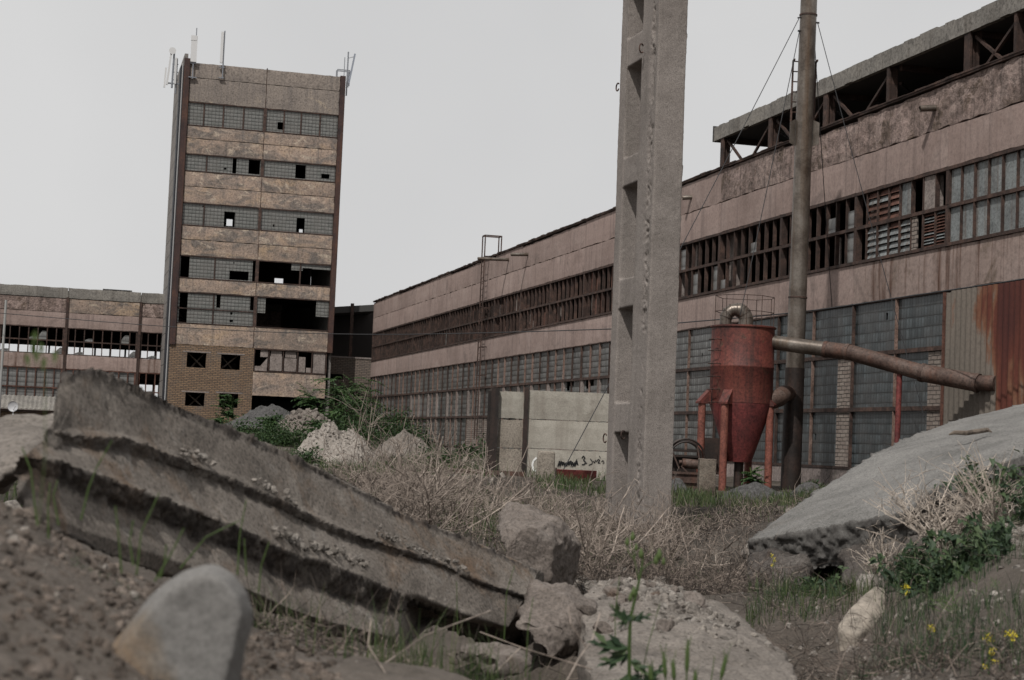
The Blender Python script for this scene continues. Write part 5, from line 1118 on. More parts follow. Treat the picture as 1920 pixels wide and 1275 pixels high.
chunk("flat_stone", [[dep(*q) for q in ((1570, 1172, 6.31), (1595, 1138, 6.46), (1640, 1098, 6.66), (1662, 1104, 6.66), (1658, 1160, 6.46), (1610, 1190, 6.21), (1575, 1186, 6.21), (1600, 1140, 6.71), (1650, 1106, 6.96), (1640, 1180, 6.66))] + [dep(*q) - np.array([0, 0, 0.13]) for q in ((1575, 1186, 6.21), (1610, 1190, 6.21), (1658, 1160, 6.46), (1640, 1180, 6.66))]],
      0.01, [(0.008, 6), (0.005, 24)], m_fencegrey, "tan flat stone leaning below the smooth grey slab", "stone", 71)
chunk("boulder", [[dep(*q) for q in ((-60, 812, 4.0), (0, 796, 4.0), (50, 778, 4.1), (115, 772, 4.2), (110, 830, 3.9), (60, 870, 3.6), (0, 900, 3.5), (-60, 910, 3.5), (0, 800, 4.9), (110, 790, 4.8), (0, 920, 4.6))]],
      0.014, [(0.03, 4), (0.012, 16)], m_chunkpale, "smooth pale lump at the upper left end of the ribbed slab", "rubble", 73)
# rounded stone at bottom left
OUT = [(398, 1056), (440, 1072), (472, 1110), (484, 1152), (462, 1212), (432, 1340), (160, 1350), (192, 1222), (240, 1160), (290, 1104), (342, 1070)]
H_ = [dep(x, y, 2.12) for x, y in OUT] + [dep(345 + (x - 345) * .8, 1190 + (y - 1190) * .86, 2.05) for x, y in OUT] + [dep(345 + (x - 345) * .75, 1190 + (y - 1190) * .8, 2.2) for x, y in OUT]
o = chunk("rounded_stone", [H_], 0.004, [(0.006, 9), (0.002, 40)], m_stone, "smooth rounded grey stone lying on the dirt at bottom left", "stone", 5, smooth=14)
# stick on right slab
P = [dep(*q) for q in ((1779, 819, 9.3), (1790, 815, 9.3), (1812, 816, 9.25), (1832, 813, 9.3), (1852, 810, 9.35), (1859, 814, 9.3))]
mb = MB(); mb.tube([p + np.array([0, 0, 0.012]) for p in P], [0.004, 0.012, 0.013, 0.014, 0.013, 0.004], 8); o = mb.build("stick", m_wood, smooth=True); tag(o, "dark curved stick lying on the smooth grey slab", "stick")
# hose at left
P = [dep(*q) for q in ((-40, 1014, 2.75), (20, 1010, 2.78), (60, 1016, 2.8), (88, 1028, 2.8), (100, 1045, 2.75))]
mb = MB(); mb.tube(P, 0.0085, 10); o = mb.build("hose", m_hose, smooth=True); tag(o, "grey hose end poking from the dirt at the left edge", "hose")

# ================================================================== HEAPS
def heap(name, px, py, Y, rx, ry, h, mat, label, seed, amp=0.12, sc=2.0, st=None, n=90, peak=1.0):
    p = dep(px, py, Y); zg = gz(p[0], p[1]); 
    uu = np.linspace(-1, 1, n); A, B = np.meshgrid(uu, uu, indexing='ij'); r2 = A ** 2 + B ** 2
    X = p[0] + A * rx; Yv = p[1] + B * ry; print(label[:30], "ground", round(zg, 2), "photo", round(float(p[2]), 2)); base = ground_z(X.ravel(), Yv.ravel()).reshape(n, n) + (p[2] - zg)
    rr_ = np.clip(np.sqrt(r2) + 0.22 * fbm(np.stack([A.ravel(), B.ravel(), 0 * A.ravel()], 1), 1.6, 3, seed + 3).reshape(n, n), 0, 1)
    H = h * (0.45 * (1 - rr_) + 0.45 * (0.5 + 0.5 * np.cos(math.pi * rr_)))
    P3 = np.stack([X.ravel(), Yv.ravel(), np.zeros(n * n)], 1)
    H = H + (amp * fbm(P3, sc, 5, seed, 0.55, True).reshape(n, n)) * np.clip(1.1 - r2, 0, 1) * np.clip(H / (0.3 * h), 0.1, 1) - 0.25 * np.clip(r2 - 0.75, 0, 1)
    Z = base + H; idx = np.arange(n * n).reshape(n, n); keep = (r2[:-1, :-1] < 1.15).ravel()
    Fh = np.stack([idx[:-1, :-1], idx[1:, :-1], idx[1:, 1:], idx[:-1, 1:]], -1).reshape(-1, 4)[keep]
    c = np.array([p[0], p[1], zg]); o = mesh_np(name, np.stack([X.ravel(), Yv.ravel(), Z.ravel()], 1) - c, Fh, mat, loc=c, smooth=False)
    tag(o, label, "heap"); return o, X, Yv, Z
H1 = heap("rubble_heap", 624, 884, 58, 1.9, 2.2, 1.5, m_rubble, "pale heap of crushed concrete in front of the green shrubs", 3, 0.5, 1.6)
H2 = heap("rubble_heap", 752, 856, 80, 1.9, 2.0, 1.15, m_chunkpale, "smoother pale rubble heap nearer the pink hall's glazing", 5, 0.45, 1.3)
H3 = heap("gravel_heap", 505, 800, 116, 3.6, 2.0, 1.5, m_gravel, "grey gravel heap at the foot of the tower's brick wall", 6, 0.25, 1.5)
H4 = heap("gravel_heap", 1415, 938, 41, 1.3, 1.0, 0.45, m_gravel, "wide bluish gravel heap in front of the red collector's legs", 7, 0.08, 3.0)
H5 = heap("gravel_heap", 1510, 936, 41.5, 0.75, 0.9, 0.42, m_gravel, "bluish gravel heap at the chimney's foot", 8, 0.08, 3.0)
H6 = heap("gravel_heap", 1268, 934, 42, 0.65, 0.8, 0.5, m_gravel, "bluish gravel heap showing just right of the concrete column", 9, 0.08, 3.0)
H7 = heap("rubble_heap", 575, 806, 113, 2.6, 2.2, 1.3, m_chunk, "brown rubble heap below the tower's dark ground floor opening", 11, 0.3, 1.2)

# ================================================================== STONES
def stone_variants(k=8, seed=1):
    out = []
    for i in range(k):
        bm = bmesh.new(); bmesh.ops.create_icosphere(bm, subdivisions=2, radius=1.0)
        V = np.array([v.co[:] for v in bm.verts]); Fv = np.array([[v.index for v in f.verts] for f in bm.faces]); bm.free()
        r = np.random.default_rng(seed + i); 
        for q in range(15):
            nrm = r.normal(size=3); nrm /= np.linalg.norm(nrm); cut = r.uniform(0.38, 0.78); dd = V @ nrm - cut; V = V - np.outer(np.clip(dd, 0, None), nrm)
        V *= r.uniform(0.65, 1.2, 3); out.append((V, Fv))
    return out
SV = stone_variants()
def stones(name, P, size, mat, label, kind="stuff", seed=0, parent=None):
    r = np.random.default_rng(seed); Vs = []; Fs = []; b = 0
    for i, p in enumerate(P):
        V, Fv = SV[r.integers(len(SV))]; a, e, g_ = r.uniform(0, 2 * math.pi, 3)
        ca, sa, ce, se, cg, sg = math.cos(a), math.sin(a), math.cos(e), math.sin(e), math.cos(g_), math.sin(g_)
        Rm = np.array([[ca, -sa, 0], [sa, ca, 0], [0, 0, 1]]) @ np.array([[1, 0, 0], [0, ce, -se], [0, se, ce]]) @ np.array([[cg, -sg, 0], [sg, cg, 0], [0, 0, 1]])
        Vs.append((V * size[i]) @ Rm.T + p); Fs.append(Fv + b); b += len(V)
    o = mesh_np(name, np.concatenate(Vs), np.concatenate(Fs), mat, smooth=False)
    tag(o, label, None, None, kind); return o
def sizes(n, lo, hi, r, p=2.5): return lo + (hi - lo) * r.random(n) ** p
# clods and pebbles on the near dirt, left
n = 5200; Yv = rng.uniform(1.7, 3.4, n); px = rng.uniform(-40, 640, n); X = np.array([dep(a, 1100, y)[0] for a, y in zip(px, Yv)]); Z = ground_z(X, Yv)
stones("pebbles", np.stack([X, Yv, Z], 1), sizes(n, 0.0012, 0.017, rng, 5), m_soil, "brown clods and pebbles on the near dirt", seed=2)
n = 260; Yv = rng.uniform(1.7, 3.6, n); px = rng.uniform(-40, 700, n); X = np.array([dep(a, 1100, y)[0] for a, y in zip(px, Yv)]); Z = ground_z(X, Yv)
stones("pebbles", np.stack([X, Yv, Z], 1), sizes(n, 0.002, 0.012, rng, 3), m_rubble, "pale pebbles among the brown clods", seed=3)
n = 60; Yv = rng.uniform(1.75, 3.2, n); px = rng.uniform(-40, 560, n); X = np.array([dep(a, 1100, y)[0] for a, y in zip(px, Yv)]); Z = ground_z(X, Yv)
stones("pebbles", np.stack([X, Yv, Z], 1), sizes(n, 0.01, 0.032, rng, 2), m_soil, "large clods on the near dirt", seed=15)
# right near dirt
n = 1500; Yv = rng.uniform(3.8, 7.5, n); px = rng.uniform(1380, 1960, n); X = np.array([dep(a, 1180, y)[0] for a, y in zip(px, Yv)]); Z = ground_z(X, Yv)
stones("pebbles", np.stack([X, Yv, Z], 1), sizes(n, 0.003, 0.022, rng, 4), m_rubble, "small stones on the dirt slope at the right", seed=4)
# crushed stone lying on the pale slab: drop onto its surface
dg = bpy.context.evaluated_depsgraph_get(); dg.update()
def drop(o, xs, ys):
    out = []; ev = o
    for x, y in zip(xs, ys):
        ok, loc, nrm, _ = ev.ray_cast(Vector((x, y, 5)) - ev.location, Vector((0, 0, -1)))
        out.append(tuple(loc + ev.location) if ok else None)
    return out
ctr = dep(1235, 1150, 5.9); n = 1900; xs = ctr[0] + rng.normal(0, 0.105, n); ys_ = ctr[1] + 0.1 + rng.normal(0, 0.3, n) + (xs - ctr[0]) * -1.2
D = [p for p in drop(fs_o, xs, ys_) if p]
stones("crushed_stone", np.array(D), sizes(len(D), 0.003, 0.03, rng, 5), m_rubble, "crushed pale stone lying on the tilted slab", seed=6)
for q in range(7):
    p = D[q * 31]; 
D2_ = drop(fs_o, ctr[0] + rng.normal(0, 0.13, 26), ctr[1] + rng.normal(0, 0.3, 26))
D2_ = [p for p in D2_ if p]; stones("crushed_stone", np.array(D2_), sizes(len(D2_), 0.025, 0.06, rng, 2), m_chunk, "bigger broken bits among the crushed stone on the tilted slab", seed=7)
# debris in the gutters of the ribbed slab
ii = np.clip((NC * (0.25 + 0.6 * rng.random(420)) + 14 * np.sin(np.arange(420))).astype(int), 0, NC - 1); ii = ii[fbm(np.stack([ii * 0.05, 0 * ii, 0 * ii], 1), 1.0, 3, 8)[:len(ii)] > -0.08]; ii = np.resize(ii, 420)
P = SLAB_L2[ii] + rng.normal(0, 0.009, (420, 3)) + np.array([0, -0.02, 0.002]); stones("crushed_stone", P, sizes(420, 0.002, 0.017, rng, 4), m_rubble, "pale crumbs along the upper gutter of the ribbed slab", seed=8)
ii = rng.integers(int(NC * .5), int(NC * .7), 110); P = SLAB_L4[ii] + rng.normal(0, 0.01, (110, 3)) + np.array([0, 0.01, 0.012]); stones("crushed_stone", P, sizes(110, 0.005, 0.02, rng, 2), m_rubble, "pale crumbs on the lower rib of the ribbed slab", seed=9)
# rubble around mid distance
def heap_stones(Hq, n, lo, hi, mat, label, seed):
    _, X, Yv, Z = Hq; r = np.random.default_rng(seed); m_ = X.shape[0]; i = np.clip((r.normal(0.5, 0.2, n) * m_).astype(int), 2, m_ - 3); j = np.clip((r.normal(0.45, 0.2, n) * m_).astype(int), 2, m_ - 3)
    stones("crushed_stone", np.stack([X[i, j], Yv[i, j], Z[i, j]], 1), sizes(n, lo, hi, r, 3), mat, label, seed=seed)
heap_stones(H1, 1500, 0.012, 0.085, m_rubble, "broken concrete bits covering the pale heap", 21); heap_stones(H2, 300, 0.015, 0.08, m_chunkpale, "bits on the smoother rubble heap", 22); heap_stones(H7, 300, 0.04, 0.35, m_chunkpale, "lumps on the brown rubble heap below the tower", 23)
n = 1100; Yv = np.exp(rng.uniform(math.log(40), math.log(112), n)); px = rng.uniform(420, 950, n); X = np.array([dep(a, 850, y)[0] for a, y in zip(px, Yv)]); Z = ground_z(X, Yv)
stones("rubble", np.stack([X, Yv, Z], 1), sizes(n, 0.02, 0.2, rng, 4), m_rubble, "scattered rubble on the ground before the tower", seed=12)
n = 900; Yv = np.exp(rng.uniform(math.log(3.6), math.log(9), n)); px = rng.uniform(560, 1150, n); X = np.array([dep(a, 1180, y)[0] for a, y in zip(px, Yv)]); Z = ground_z(X, Yv)
stones("rubble", np.stack([X, Yv, Z], 1), sizes(n, 0.004, 0.05, rng, 4), m_chunk, "dark rubble crumbs beneath the ribbed slab", seed=13)

# ================================================================== PLANTS
class Segs:
    def __init__(s): s.a = []; s.b = []; s.r = []; s.q = []
    def path(s, p, d, L, n, r, r1, r_, wob=0.25, grav=0.0, side=None):
        p = np.array(p, float); d = np.array(d, float); d /= np.linalg.norm(d); pts = [p.copy()]
        for i in range(n):
            d = d + r_.normal(0, wob, 3); d[2] -= grav; d /= np.linalg.norm(d) + 1e-9; q = p + d * L / n
            ra = r + (r1 - r) * i / n; rb = r + (r1 - r) * (i + 1) / n
            s.a.append(p.copy()); s.b.append(q.copy()); s.r.append(ra); s.q.append(rb); p = q; pts.append(p.copy())
        return pts, d
    def mesh(s): return strip_tubes(s.a, s.b, s.r, s.q)
def twig_bush(h, spread, nst, seed, r0=0.0035, br=5, upright=0.8, wob=0.22):
    r = np.random.default_rng(seed); S_ = Segs()
    for k in range(nst):
        d = np.array([r.normal(0, spread), r.normal(0, spread), upright]); L = h * r.uniform(0.6, 1.15)
        pts, _ = S_.path((r.normal(0, 0.04), r.normal(0, 0.04), -0.04), d, L, 6, r0 * r.uniform(0.7, 1.2), r0 * 0.4, r, wob * 0.6)
        for q in range(br):
            i = r.integers(2, 6); dd = np.array([r.normal(0, 0.8), r.normal(0, 0.8), r.uniform(0.1, 0.9)])
            p2, _ = S_.path(pts[i], dd, L * r.uniform(0.2, 0.5), 4, r0 * 0.5, r0 * 0.22, r, wob)
            for w in range(2): S_.path(p2[r.integers(1, 4)], r.normal(0, 1, 3) + np.array([0, 0, .3]), L * r.uniform(0.08, 0.2), 2, r0 * 0.3, r0 * 0.18, r, wob)
    return S_.mesh()
TW = []
for i in range(5):
    V, Fc = twig_bush(0.55, 0.5, 9, 300 + i, 0.005, br=6); o = mesh_np("dry_weed", V, Fc, m_twig); TW.append(o)
def place(o, first, px, Y, sc, rz, label, cat, group):
    c = o if first else o.copy()
    if not first: COL.objects.link(c)
    x, y = dep(px, 950, Y)[:2]; c.location = (x, y, gz(x, y)); c.scale = (sc, sc, sc); c.rotation_euler = (0, 0, rz); tag(c, label, cat, group); return c
used = set(); R = random.Random(4)
for i in range(95):
    v_ = i % 5; Y = math.exp(R.uniform(math.log(8.2), math.log(27))); px = R.uniform(690, 1130) if R.random() < 0.72 else R.uniform(1130, 1420)
    if px > 1150: Y = max(Y, 9.5)
    if math.sin(px * 0.021 + 1.3) * math.cos(math.log(Y) * 7.0) < -0.35: continue     # bare gaps in the brush
    place(TW[v_], v_ not in used, px, Y, R.uniform(0.45, 1.2) * (0.6 if Y > 16 else 1.0), R.uniform(0, 6.28), "dry leafless weed standing in the brown tangle between the fallen slabs and the column", "weed", "dry weeds around the column"); used.add(v_)
# tall pale leafless stalks that stand above the tangle
for i, (px, Y, h) in enumerate(((655, 11, 0.75), (760, 9.5, 0.62), (845, 10, 0.6), (905, 9, 0.62), (1000, 10.5, 0.55), (700, 13, 0.8), (800, 14, 0.8))):
    V, Fc = twig_bush(h, 0.3, 3, 900 + i, 0.0042, br=8, upright=1.0, wob=0.16); x, y = dep(px, 950, Y)[:2]; c = np.array([x, y, gz(x, y)])
    o = mesh_np("dry_stalk", V, Fc, m_twig, loc=c); tag(o, "tall pale branching dead stalk rising above the brown weed tangle", "weed", "tall dead stalks behind the ribbed slab")
# long arching canes at the right of the tangle
Sg = Segs(); r = np.random.default_rng(77)
# the tangle itself (nobody could count it)
def tangle(name, n, pxr, Yr, Lr, rr, label, mat, seed, up=0.35, jit=0.5, zoff=(0, 0.18), kind="stuff", test=None):
    r = np.random.default_rng(seed); Y = np.exp(r.uniform(math.log(Yr[0]), math.log(Yr[1]), n)); px = r.uniform(pxr[0], pxr[1], n)
    X = np.array([dep(a, 980, y)[0] for a, y in zip(px, Y)]); Z = ground_z(X, Y)
    dens = fbm(np.stack([X, Y, 0 * X], 1), 1.2, 3, seed) ; k = dens > r.uniform(-0.32, 0.3, n); 
    X, Y, Z = X[k], Y[k], Z[k]; n = len(X)
    p = np.stack([X, Y, Z + r.uniform(zoff[0], zoff[1], n) ** 1.0], 1); d = r.normal(0, 1, (n, 3)); d[:, 2] = d[:, 2] * 0.5 + up; d /= np.linalg.norm(d, axis=1)[:, None]
    L = r.uniform(Lr[0], Lr[1], n); rad = r.uniform(rr[0], rr[1], n) * np.clip(Y / 10, 0.8, 1.8); A = []; B = []; Ra = []; Rb = []
    for s_ in range(4):
        d = d + r.normal(0, jit, (n, 3)) * 0.5; d /= np.linalg.norm(d, axis=1)[:, None]; q = p + d * (L / 4)[:, None]
        A.append(p); B.append(q); Ra.append(rad * (1 - s_ * 0.2)); Rb.append(rad * (0.8 - s_ * 0.2)); p = q
    V, Fc = strip_tubes(np.concatenate(A), np.concatenate(B), np.concatenate(Ra), np.concatenate(Rb))
    o = mesh_np(name, V, Fc, mat); tag(o, label, None, None, kind); return o
tangle("dry_weeds", 12000, (640, 1460), (7.5, 26), (0.06, 0.26), (0.0012, 0.003), "tangle of dry brown weeds around the column's foot", m_straw, 5, jit=1.0)
tangle("dry_weeds", 5000, (1060, 1500), (7.2, 12), (0.06, 0.25), (0.0012, 0.0024), "dry brown weed tangle left of the smooth grey slab", m_straw, 6, jit=1.0, zoff=(0, 0.12))
tangle("dry_weeds", 4000, (560, 1500), (24, 42), (0.1, 0.3), (0.0014, 0.0028), "thin dry grass in the yard before the fence", m_straw, 7, up=0.9, zoff=(0, 0.05))
tangle("dry_weeds", 2600, (480, 1080), (3.4, 5.2), (0.06, 0.22), (0.001, 0.002), "dry straw and roots below the ribbed slab", m_straw, 8, up=0.2, zoff=(0, 0.03))
tangle("dry_weeds", 3600, (1400, 1960), (4.0, 7.5), (0.06, 0.25), (0.001, 0.0022), "dry straw on the right dirt slope", m_straw, 9, up=0.3, zoff=(0, 0.03))
# pale twig bush beside the right slab
for i, (px, py, Y, h, ns, lab) in enumerate(((1765, 1010, 7.3, 0.42, 60, "dense bush of straight pale dry twigs against the smooth grey slab's side"), (1665, 1062, 7.6, 0.2, 40, "small pale dry twig bush at the smooth grey slab's broken corner"), (1880, 985, 7.0, 0.36, 44, "dry twig bush mixed with creeper at the right edge"))):
    V, Fc = twig_bush(h, 0.75, ns, 500 + i, 0.004, br=3, upright=0.75, wob=0.14); c = dep(px, py, Y); o = mesh_np("dry_bush", V, Fc, m_twigpale, loc=c); tag(o, lab, "bush")
# grass
def grass(name, n, pxr, Yr, hr, w, label, mat, seed, thr=0.0, sc=0.8, bend=0.5, row=980):
    r = np.random.default_rng(seed); Y = np.exp(r.uniform(math.log(Yr[0]), math.log(Yr[1]), n)); px = r.uniform(pxr[0], pxr[1], n)
    X = np.array([dep(a, row, y)[0] for a, y in zip(px, Y)]); k = fbm(np.stack([X, Y, 0 * X], 1), sc, 3, seed) > thr; X, Y = X[k], Y[k]; Z = ground_z(X, Y); n = len(X)
    a = r.uniform(0, 6.28, n); h = r.uniform(hr[0], hr[1], n); b = r.uniform(0.1, bend, n); ww = w * np.clip(Y / 10, 0.7, 4)
    sd = np.stack([np.cos(a), np.sin(a), 0 * a], 1) * ww[:, None]; ld = np.stack([-np.sin(a), np.cos(a), 0 * a], 1); ca = r.uniform(0, 6.28, n); ld = np.stack([np.cos(ca), np.sin(ca), 0 * ca], 1)
    p = np.stack([X, Y, Z - 0.01], 1); upv = np.array([0, 0, 1.]); m1 = p + upv * (h * 0.55)[:, None] + ld * (h * b * 0.3)[:, None]; t_ = p + upv * (h * (1 - 0.3 * b))[:, None] + ld * (h * b)[:, None]
    V = np.stack([p - sd, p + sd, m1 + sd * 0.7, m1 - sd * 0.7, t_ + sd * 0.1, t_ - sd * 0.1], 1).reshape(-1, 3)
    Fc = (np.arange(n) * 6)[:, None, None] + np.array([[0, 1, 2, 3], [3, 2, 4, 5]])[None]
    o = mesh_np(name, V, Fc.reshape(-1, 4), mat); tag(o, label, None, None, "stuff"); return o
grass("grass", 7000, (1000, 1540), (30, 44), (0.1, 0.35), 0.003, "green grass before the gravel heaps and the trough", m_grass, 31, 0.1)
grass("grass", 9000, (450, 1000), (42, 108), (0.1, 0.45), 0.0028, "green weeds on the rubble ground before the tower", m_grass, 32, 0.05, 0.35)
grass("grass", 5600, (1400, 1960), (4.2, 8.0), (0.03, 0.13), 0.0018, "short dark grass on the right dirt slope", m_bind, 33, 0.17, 1.6, row=1150)
grass("grass", 1500, (470, 1100), (3.3, 5.0), (0.05, 0.16), 0.0016, "green grass growing under the ribbed slab", m_grass, 34, 0.05, 2.0, row=1200)
grass("grass", 500, (1400, 1640), (6.6, 7.7), (0.05, 0.15), 0.003, "lush grass in the hollow under the smooth grey slab", m_grass, 35, -0.3, 2.0, row=1100)
grass("grass", 4500, (800, 1500), (9, 26), (0.1, 0.32), 0.002, "sparse green blades among the dry weeds", m_grass, 36, 0.1, 0.6)
grass("moss", 900, (120, 300), (2.5, 3.0), (0.006, 0.02), 0.0012, "low green moss patch on the near dirt", m_bind, 37, -0.1, 3.0, row=1090)

grass("grass", 7000, (-900, 700), (7, 90), (0.08, 0.35), 0.0026, "green weeds in the yard behind the ribbed slab", m_grass, 51, 0.05, 0.5)
grass("grass", 5000, (1500, 2700), (9, 44), (0.08, 0.35), 0.0026, "green weeds in the yard behind the smooth grey slab", m_grass, 52, 0.05, 0.5)
grass("grass", 2500, (1960, 3000), (4, 10), (0.04, 0.16), 0.0018, "short grass on the bank beyond the frame", m_bind, 53, 0.05, 1.5, row=1000)
tangle("dry_weeds", 5000, (-900, 640), (8, 40), (0.08, 0.3), (0.0014, 0.003), "dry weeds in the yard behind the ribbed slab", m_straw, 54, up=0.6)
tangle("dry_weeds", 4000, (1480, 2700), (10, 40), (0.08, 0.3), (0.0014, 0.003), "dry weeds in the yard behind the smooth grey slab", m_straw, 55, up=0.6)
n = 900; Yv = np.exp(rng.uniform(math.log(6), math.log(90), n)); px = rng.uniform(-900, 2700, n); X = np.array([dep(a, 900, y)[0] for a, y in zip(px, Yv)]); Z = ground_z(X, Yv)
stones("rubble", np.stack([X, Yv, Z], 1), sizes(n, 0.01, 0.16, rng, 4), m_rubble, "loose rubble strewn about the yard", seed=56)
# leafy shrubs
def leaf_quads(P, D, Nn, L, Wd):
    """pointed leaves: P base, D direction, Nn normal-ish, arrays"""
    D = D / (np.linalg.norm(D, axis=1)[:, None] + 1e-9); S_ = np.cross(D, Nn); S_ /= np.linalg.norm(S_, axis=1)[:, None] + 1e-9; U = np.cross(S_, D)
    L = L[:, None]; Wd = Wd[:, None]
    m1 = P + D * L * 0.4; V = np.stack([P, m1 + S_ * Wd + U * L * 0.04, P + D * L - U * L * 0.12, m1 - S_ * Wd + U * L * 0.04], 1)
    Fc = np.arange(len(P) * 4).reshape(-1, 4); return V.reshape(-1, 3), Fc
def frond_shrub(name, base, h, w, nfr, seed, label, cat="shrub", mat=None, leafL=0.17, nst=3, group=None):
    leafL *= 1.55; nfr = int(nfr * 1.5)
    r = np.random.default_rng(seed); t_ = thing(name, label, cat, base, 0, group); Sg = Segs(); LP, LD, LN, LL, LW = [], [], [], [], []
    tips = []
    for s_ in range(nst):
        d = np.array([r.normal(0, 0.25), r.normal(0, 0.25), 1.0]); pts, _ = Sg.path((r.normal(0, w * 0.12), r.normal(0, w * .12), -0.2), d, h * r.uniform(0.55, 0.95), 5, 0.03, 0.015, r, 0.08); tips += pts[1:]
    for k in range(nfr):
        p = tips[r.integers(len(tips))]; a = r.uniform(0, 6.28); el = r.uniform(0.1, 1.0); d = np.array([math.cos(a) * math.cos(el), math.sin(a) * math.cos(el), math.sin(el)])
        L = w * r.uniform(0.35, 0.62); pts, _ = Sg.path(p, d, L, 6, 0.01, 0.005, r, 0.05, 0.13)
        pts = np.array(pts)
        for i in range(1, len(pts)):
            t3 = pts[i] - pts[i - 1]; t3 /= np.linalg.norm(t3); sd = np.cross(t3, [0, 0, 1]); sd /= np.linalg.norm(sd) + 1e-9
            for f_ in (0.0, 0.5):
                pb = pts[i - 1] + (pts[i] - pts[i - 1]) * f_
                for sg in (-1, 1):
                    LP.append(pb); LD.append(sd * sg + t3 * 0.45 + np.array([0, 0, -0.28]) + r.normal(0, 0.12, 3)); LN.append(np.array([0, 0, 1.0]) + r.normal(0, 0.3, 3)); LL.append(leafL * r.uniform(0.7, 1.2) * (1.1 - 0.09 * i)); LW.append(leafL * 0.24)
        LP.append(pts[-1]); LD.append(t3); LN.append(np.array([0, 0, 1.0])); LL.append(leafL); LW.append(leafL * 0.24)
    V, Fc = leaf_quads(np.array(LP), np.array(LD), np.array(LN), np.array(LL), np.array(LW)); mesh_np("foliage", V, Fc, mat or m_ail, t_)
    V, Fc = Sg.mesh(); mesh_np("stem", V, Fc, m_stem, t_); return t_
def leaf_bush(name, base, rx, ry, rz, n, leaf, seed, label, mat, cat="bush", group=None):
    r = np.random.default_rng(seed); t_ = thing(name, label, cat, base, 0, group); cl = r.normal(0, 1, (max(6, n // 60), 3)); cl /= np.linalg.norm(cl, axis=1)[:, None]; cl *= r.uniform(0.35, 1.0, (len(cl), 1)); cl[:, 2] = np.abs(cl[:, 2])
    P = cl[r.integers(len(cl), size=n)] + r.normal(0, 0.17, (n, 3)); P *= np.array([rx, ry, rz]); P[:, 2] = np.abs(P[:, 2]) - 0.02
    D = r.normal(0, 1, (n, 3)) + P / np.array([rx, ry, rz]) * 0.8; D[:, 2] -= 0.2; Nn = np.array([0, 0, 1.0]) + r.normal(0, 0.5, (n, 3))
    L = leaf * r.uniform(0.6, 1.3, n); V, Fc = leaf_quads(P, D, Nn, L, L * 0.3); mesh_np("foliage", V, Fc, mat, t_)
    S_ = Segs()
    for k in range(10):
        c = cl[k % len(cl)] * np.array([rx, ry, rz]); S_.a.append(np.array([0, 0, -0.1])); S_.b.append(c); S_.r.append(0.006 + rx * 0.008); S_.q.append(0.003 + rx * 0.003)
    V, Fc = S_.mesh(); mesh_np("stem", V, Fc, m_stem, t_); return t_
frond_shrub("sapling", dep(428, 782, 122), 1.9, 1.7, 30, 1, "feathery green sapling covering the lower right brick window opening")
frond_shrub("sapling", dep(412, 804, 117), 1.1, 1.6, 26, 2, "low feathery sapling left of the grey gravel heap by the tower")
frond_shrub("sapling", dep(626, 800, 116), 4.3, 3.4, 70, 3, "tallest feathery sapling before the tower's right corner", leafL=0.2, nst=4)
frond_shrub("sapling", dep(668, 806, 119), 4.2, 2.6, 56, 4, "tall feathery sapling before the pale brick link wall", leafL=0.18, nst=4)
frond_shrub("sapling", dep(512, 806, 106), 1.1, 1.9, 34, 5, "feathery sapling rising from the bushes under the dark ground floor opening")
frond_shrub("sapling", dep(600, 806, 108), 1.0, 1.6, 24, 6, "small feathery sapling between the brown rubble heap and the tallest sapling")
for i, (px, py, Y, rx, ry, rz, n, lab) in enumerate((
    (470, 826, 98, 1.6, 1.4, 0.9, 1500, "low green bush at the left of the bush row before the tower"), (535, 836, 95, 1.8, 1.5, 1.2, 2200, "broad green bush above the pale rubble heap's left side"),
    (690, 818, 112, 1.7, 1.3, 1.9, 2400, "dark dense bush in the corner at the hall's far end"), (742, 838, 104, 1.7, 1.3, 1.7, 2200, "dark bush against the far glazing of the hall"), (780, 848, 92, 0.9, 0.9, 0.9, 1000, "small rounded bush right of the smoother rubble heap"),
    (640, 830, 100, 1.6, 1.3, 1.1, 1600, "green bush between the tall saplings and the rubble heaps"), (815, 876, 58, 0.75, 0.7, 0.55, 1100, "isolated green bush in the yard left of the dark fence post"), (893, 862, 80, 0.8, 0.6, 0.8, 900, "bush at the hall wall beneath the ladder"),
    (598, 845, 70, 0.8, 0.7, 0.55, 900, "bush at the back of the pale rubble heap"), (575, 868, 55, 0.5, 0.5, 0.4, 700, "small bush at the pale rubble heap's left foot"))):
    leaf_bush("bush", dep(px, py, Y), rx * 1.25, ry * 1.2, rz * 1.25, int(n * 1.3), 0.16 if Y > 70 else 0.1, 60 + i, lab, m_bush)
frond_shrub("sapling", dep(1426, 915, 46.5), 0.9, 0.6, 16, 8, "thin dark fern-like sapling beside the right orange leg", leafL=0.09, nst=2)
leaf_bush("bush", dep(1530, 915, 46), 0.35, 0.3, 0.25, 260, 0.08, 90, "little weed bush right of the chimney's foot", m_bush)

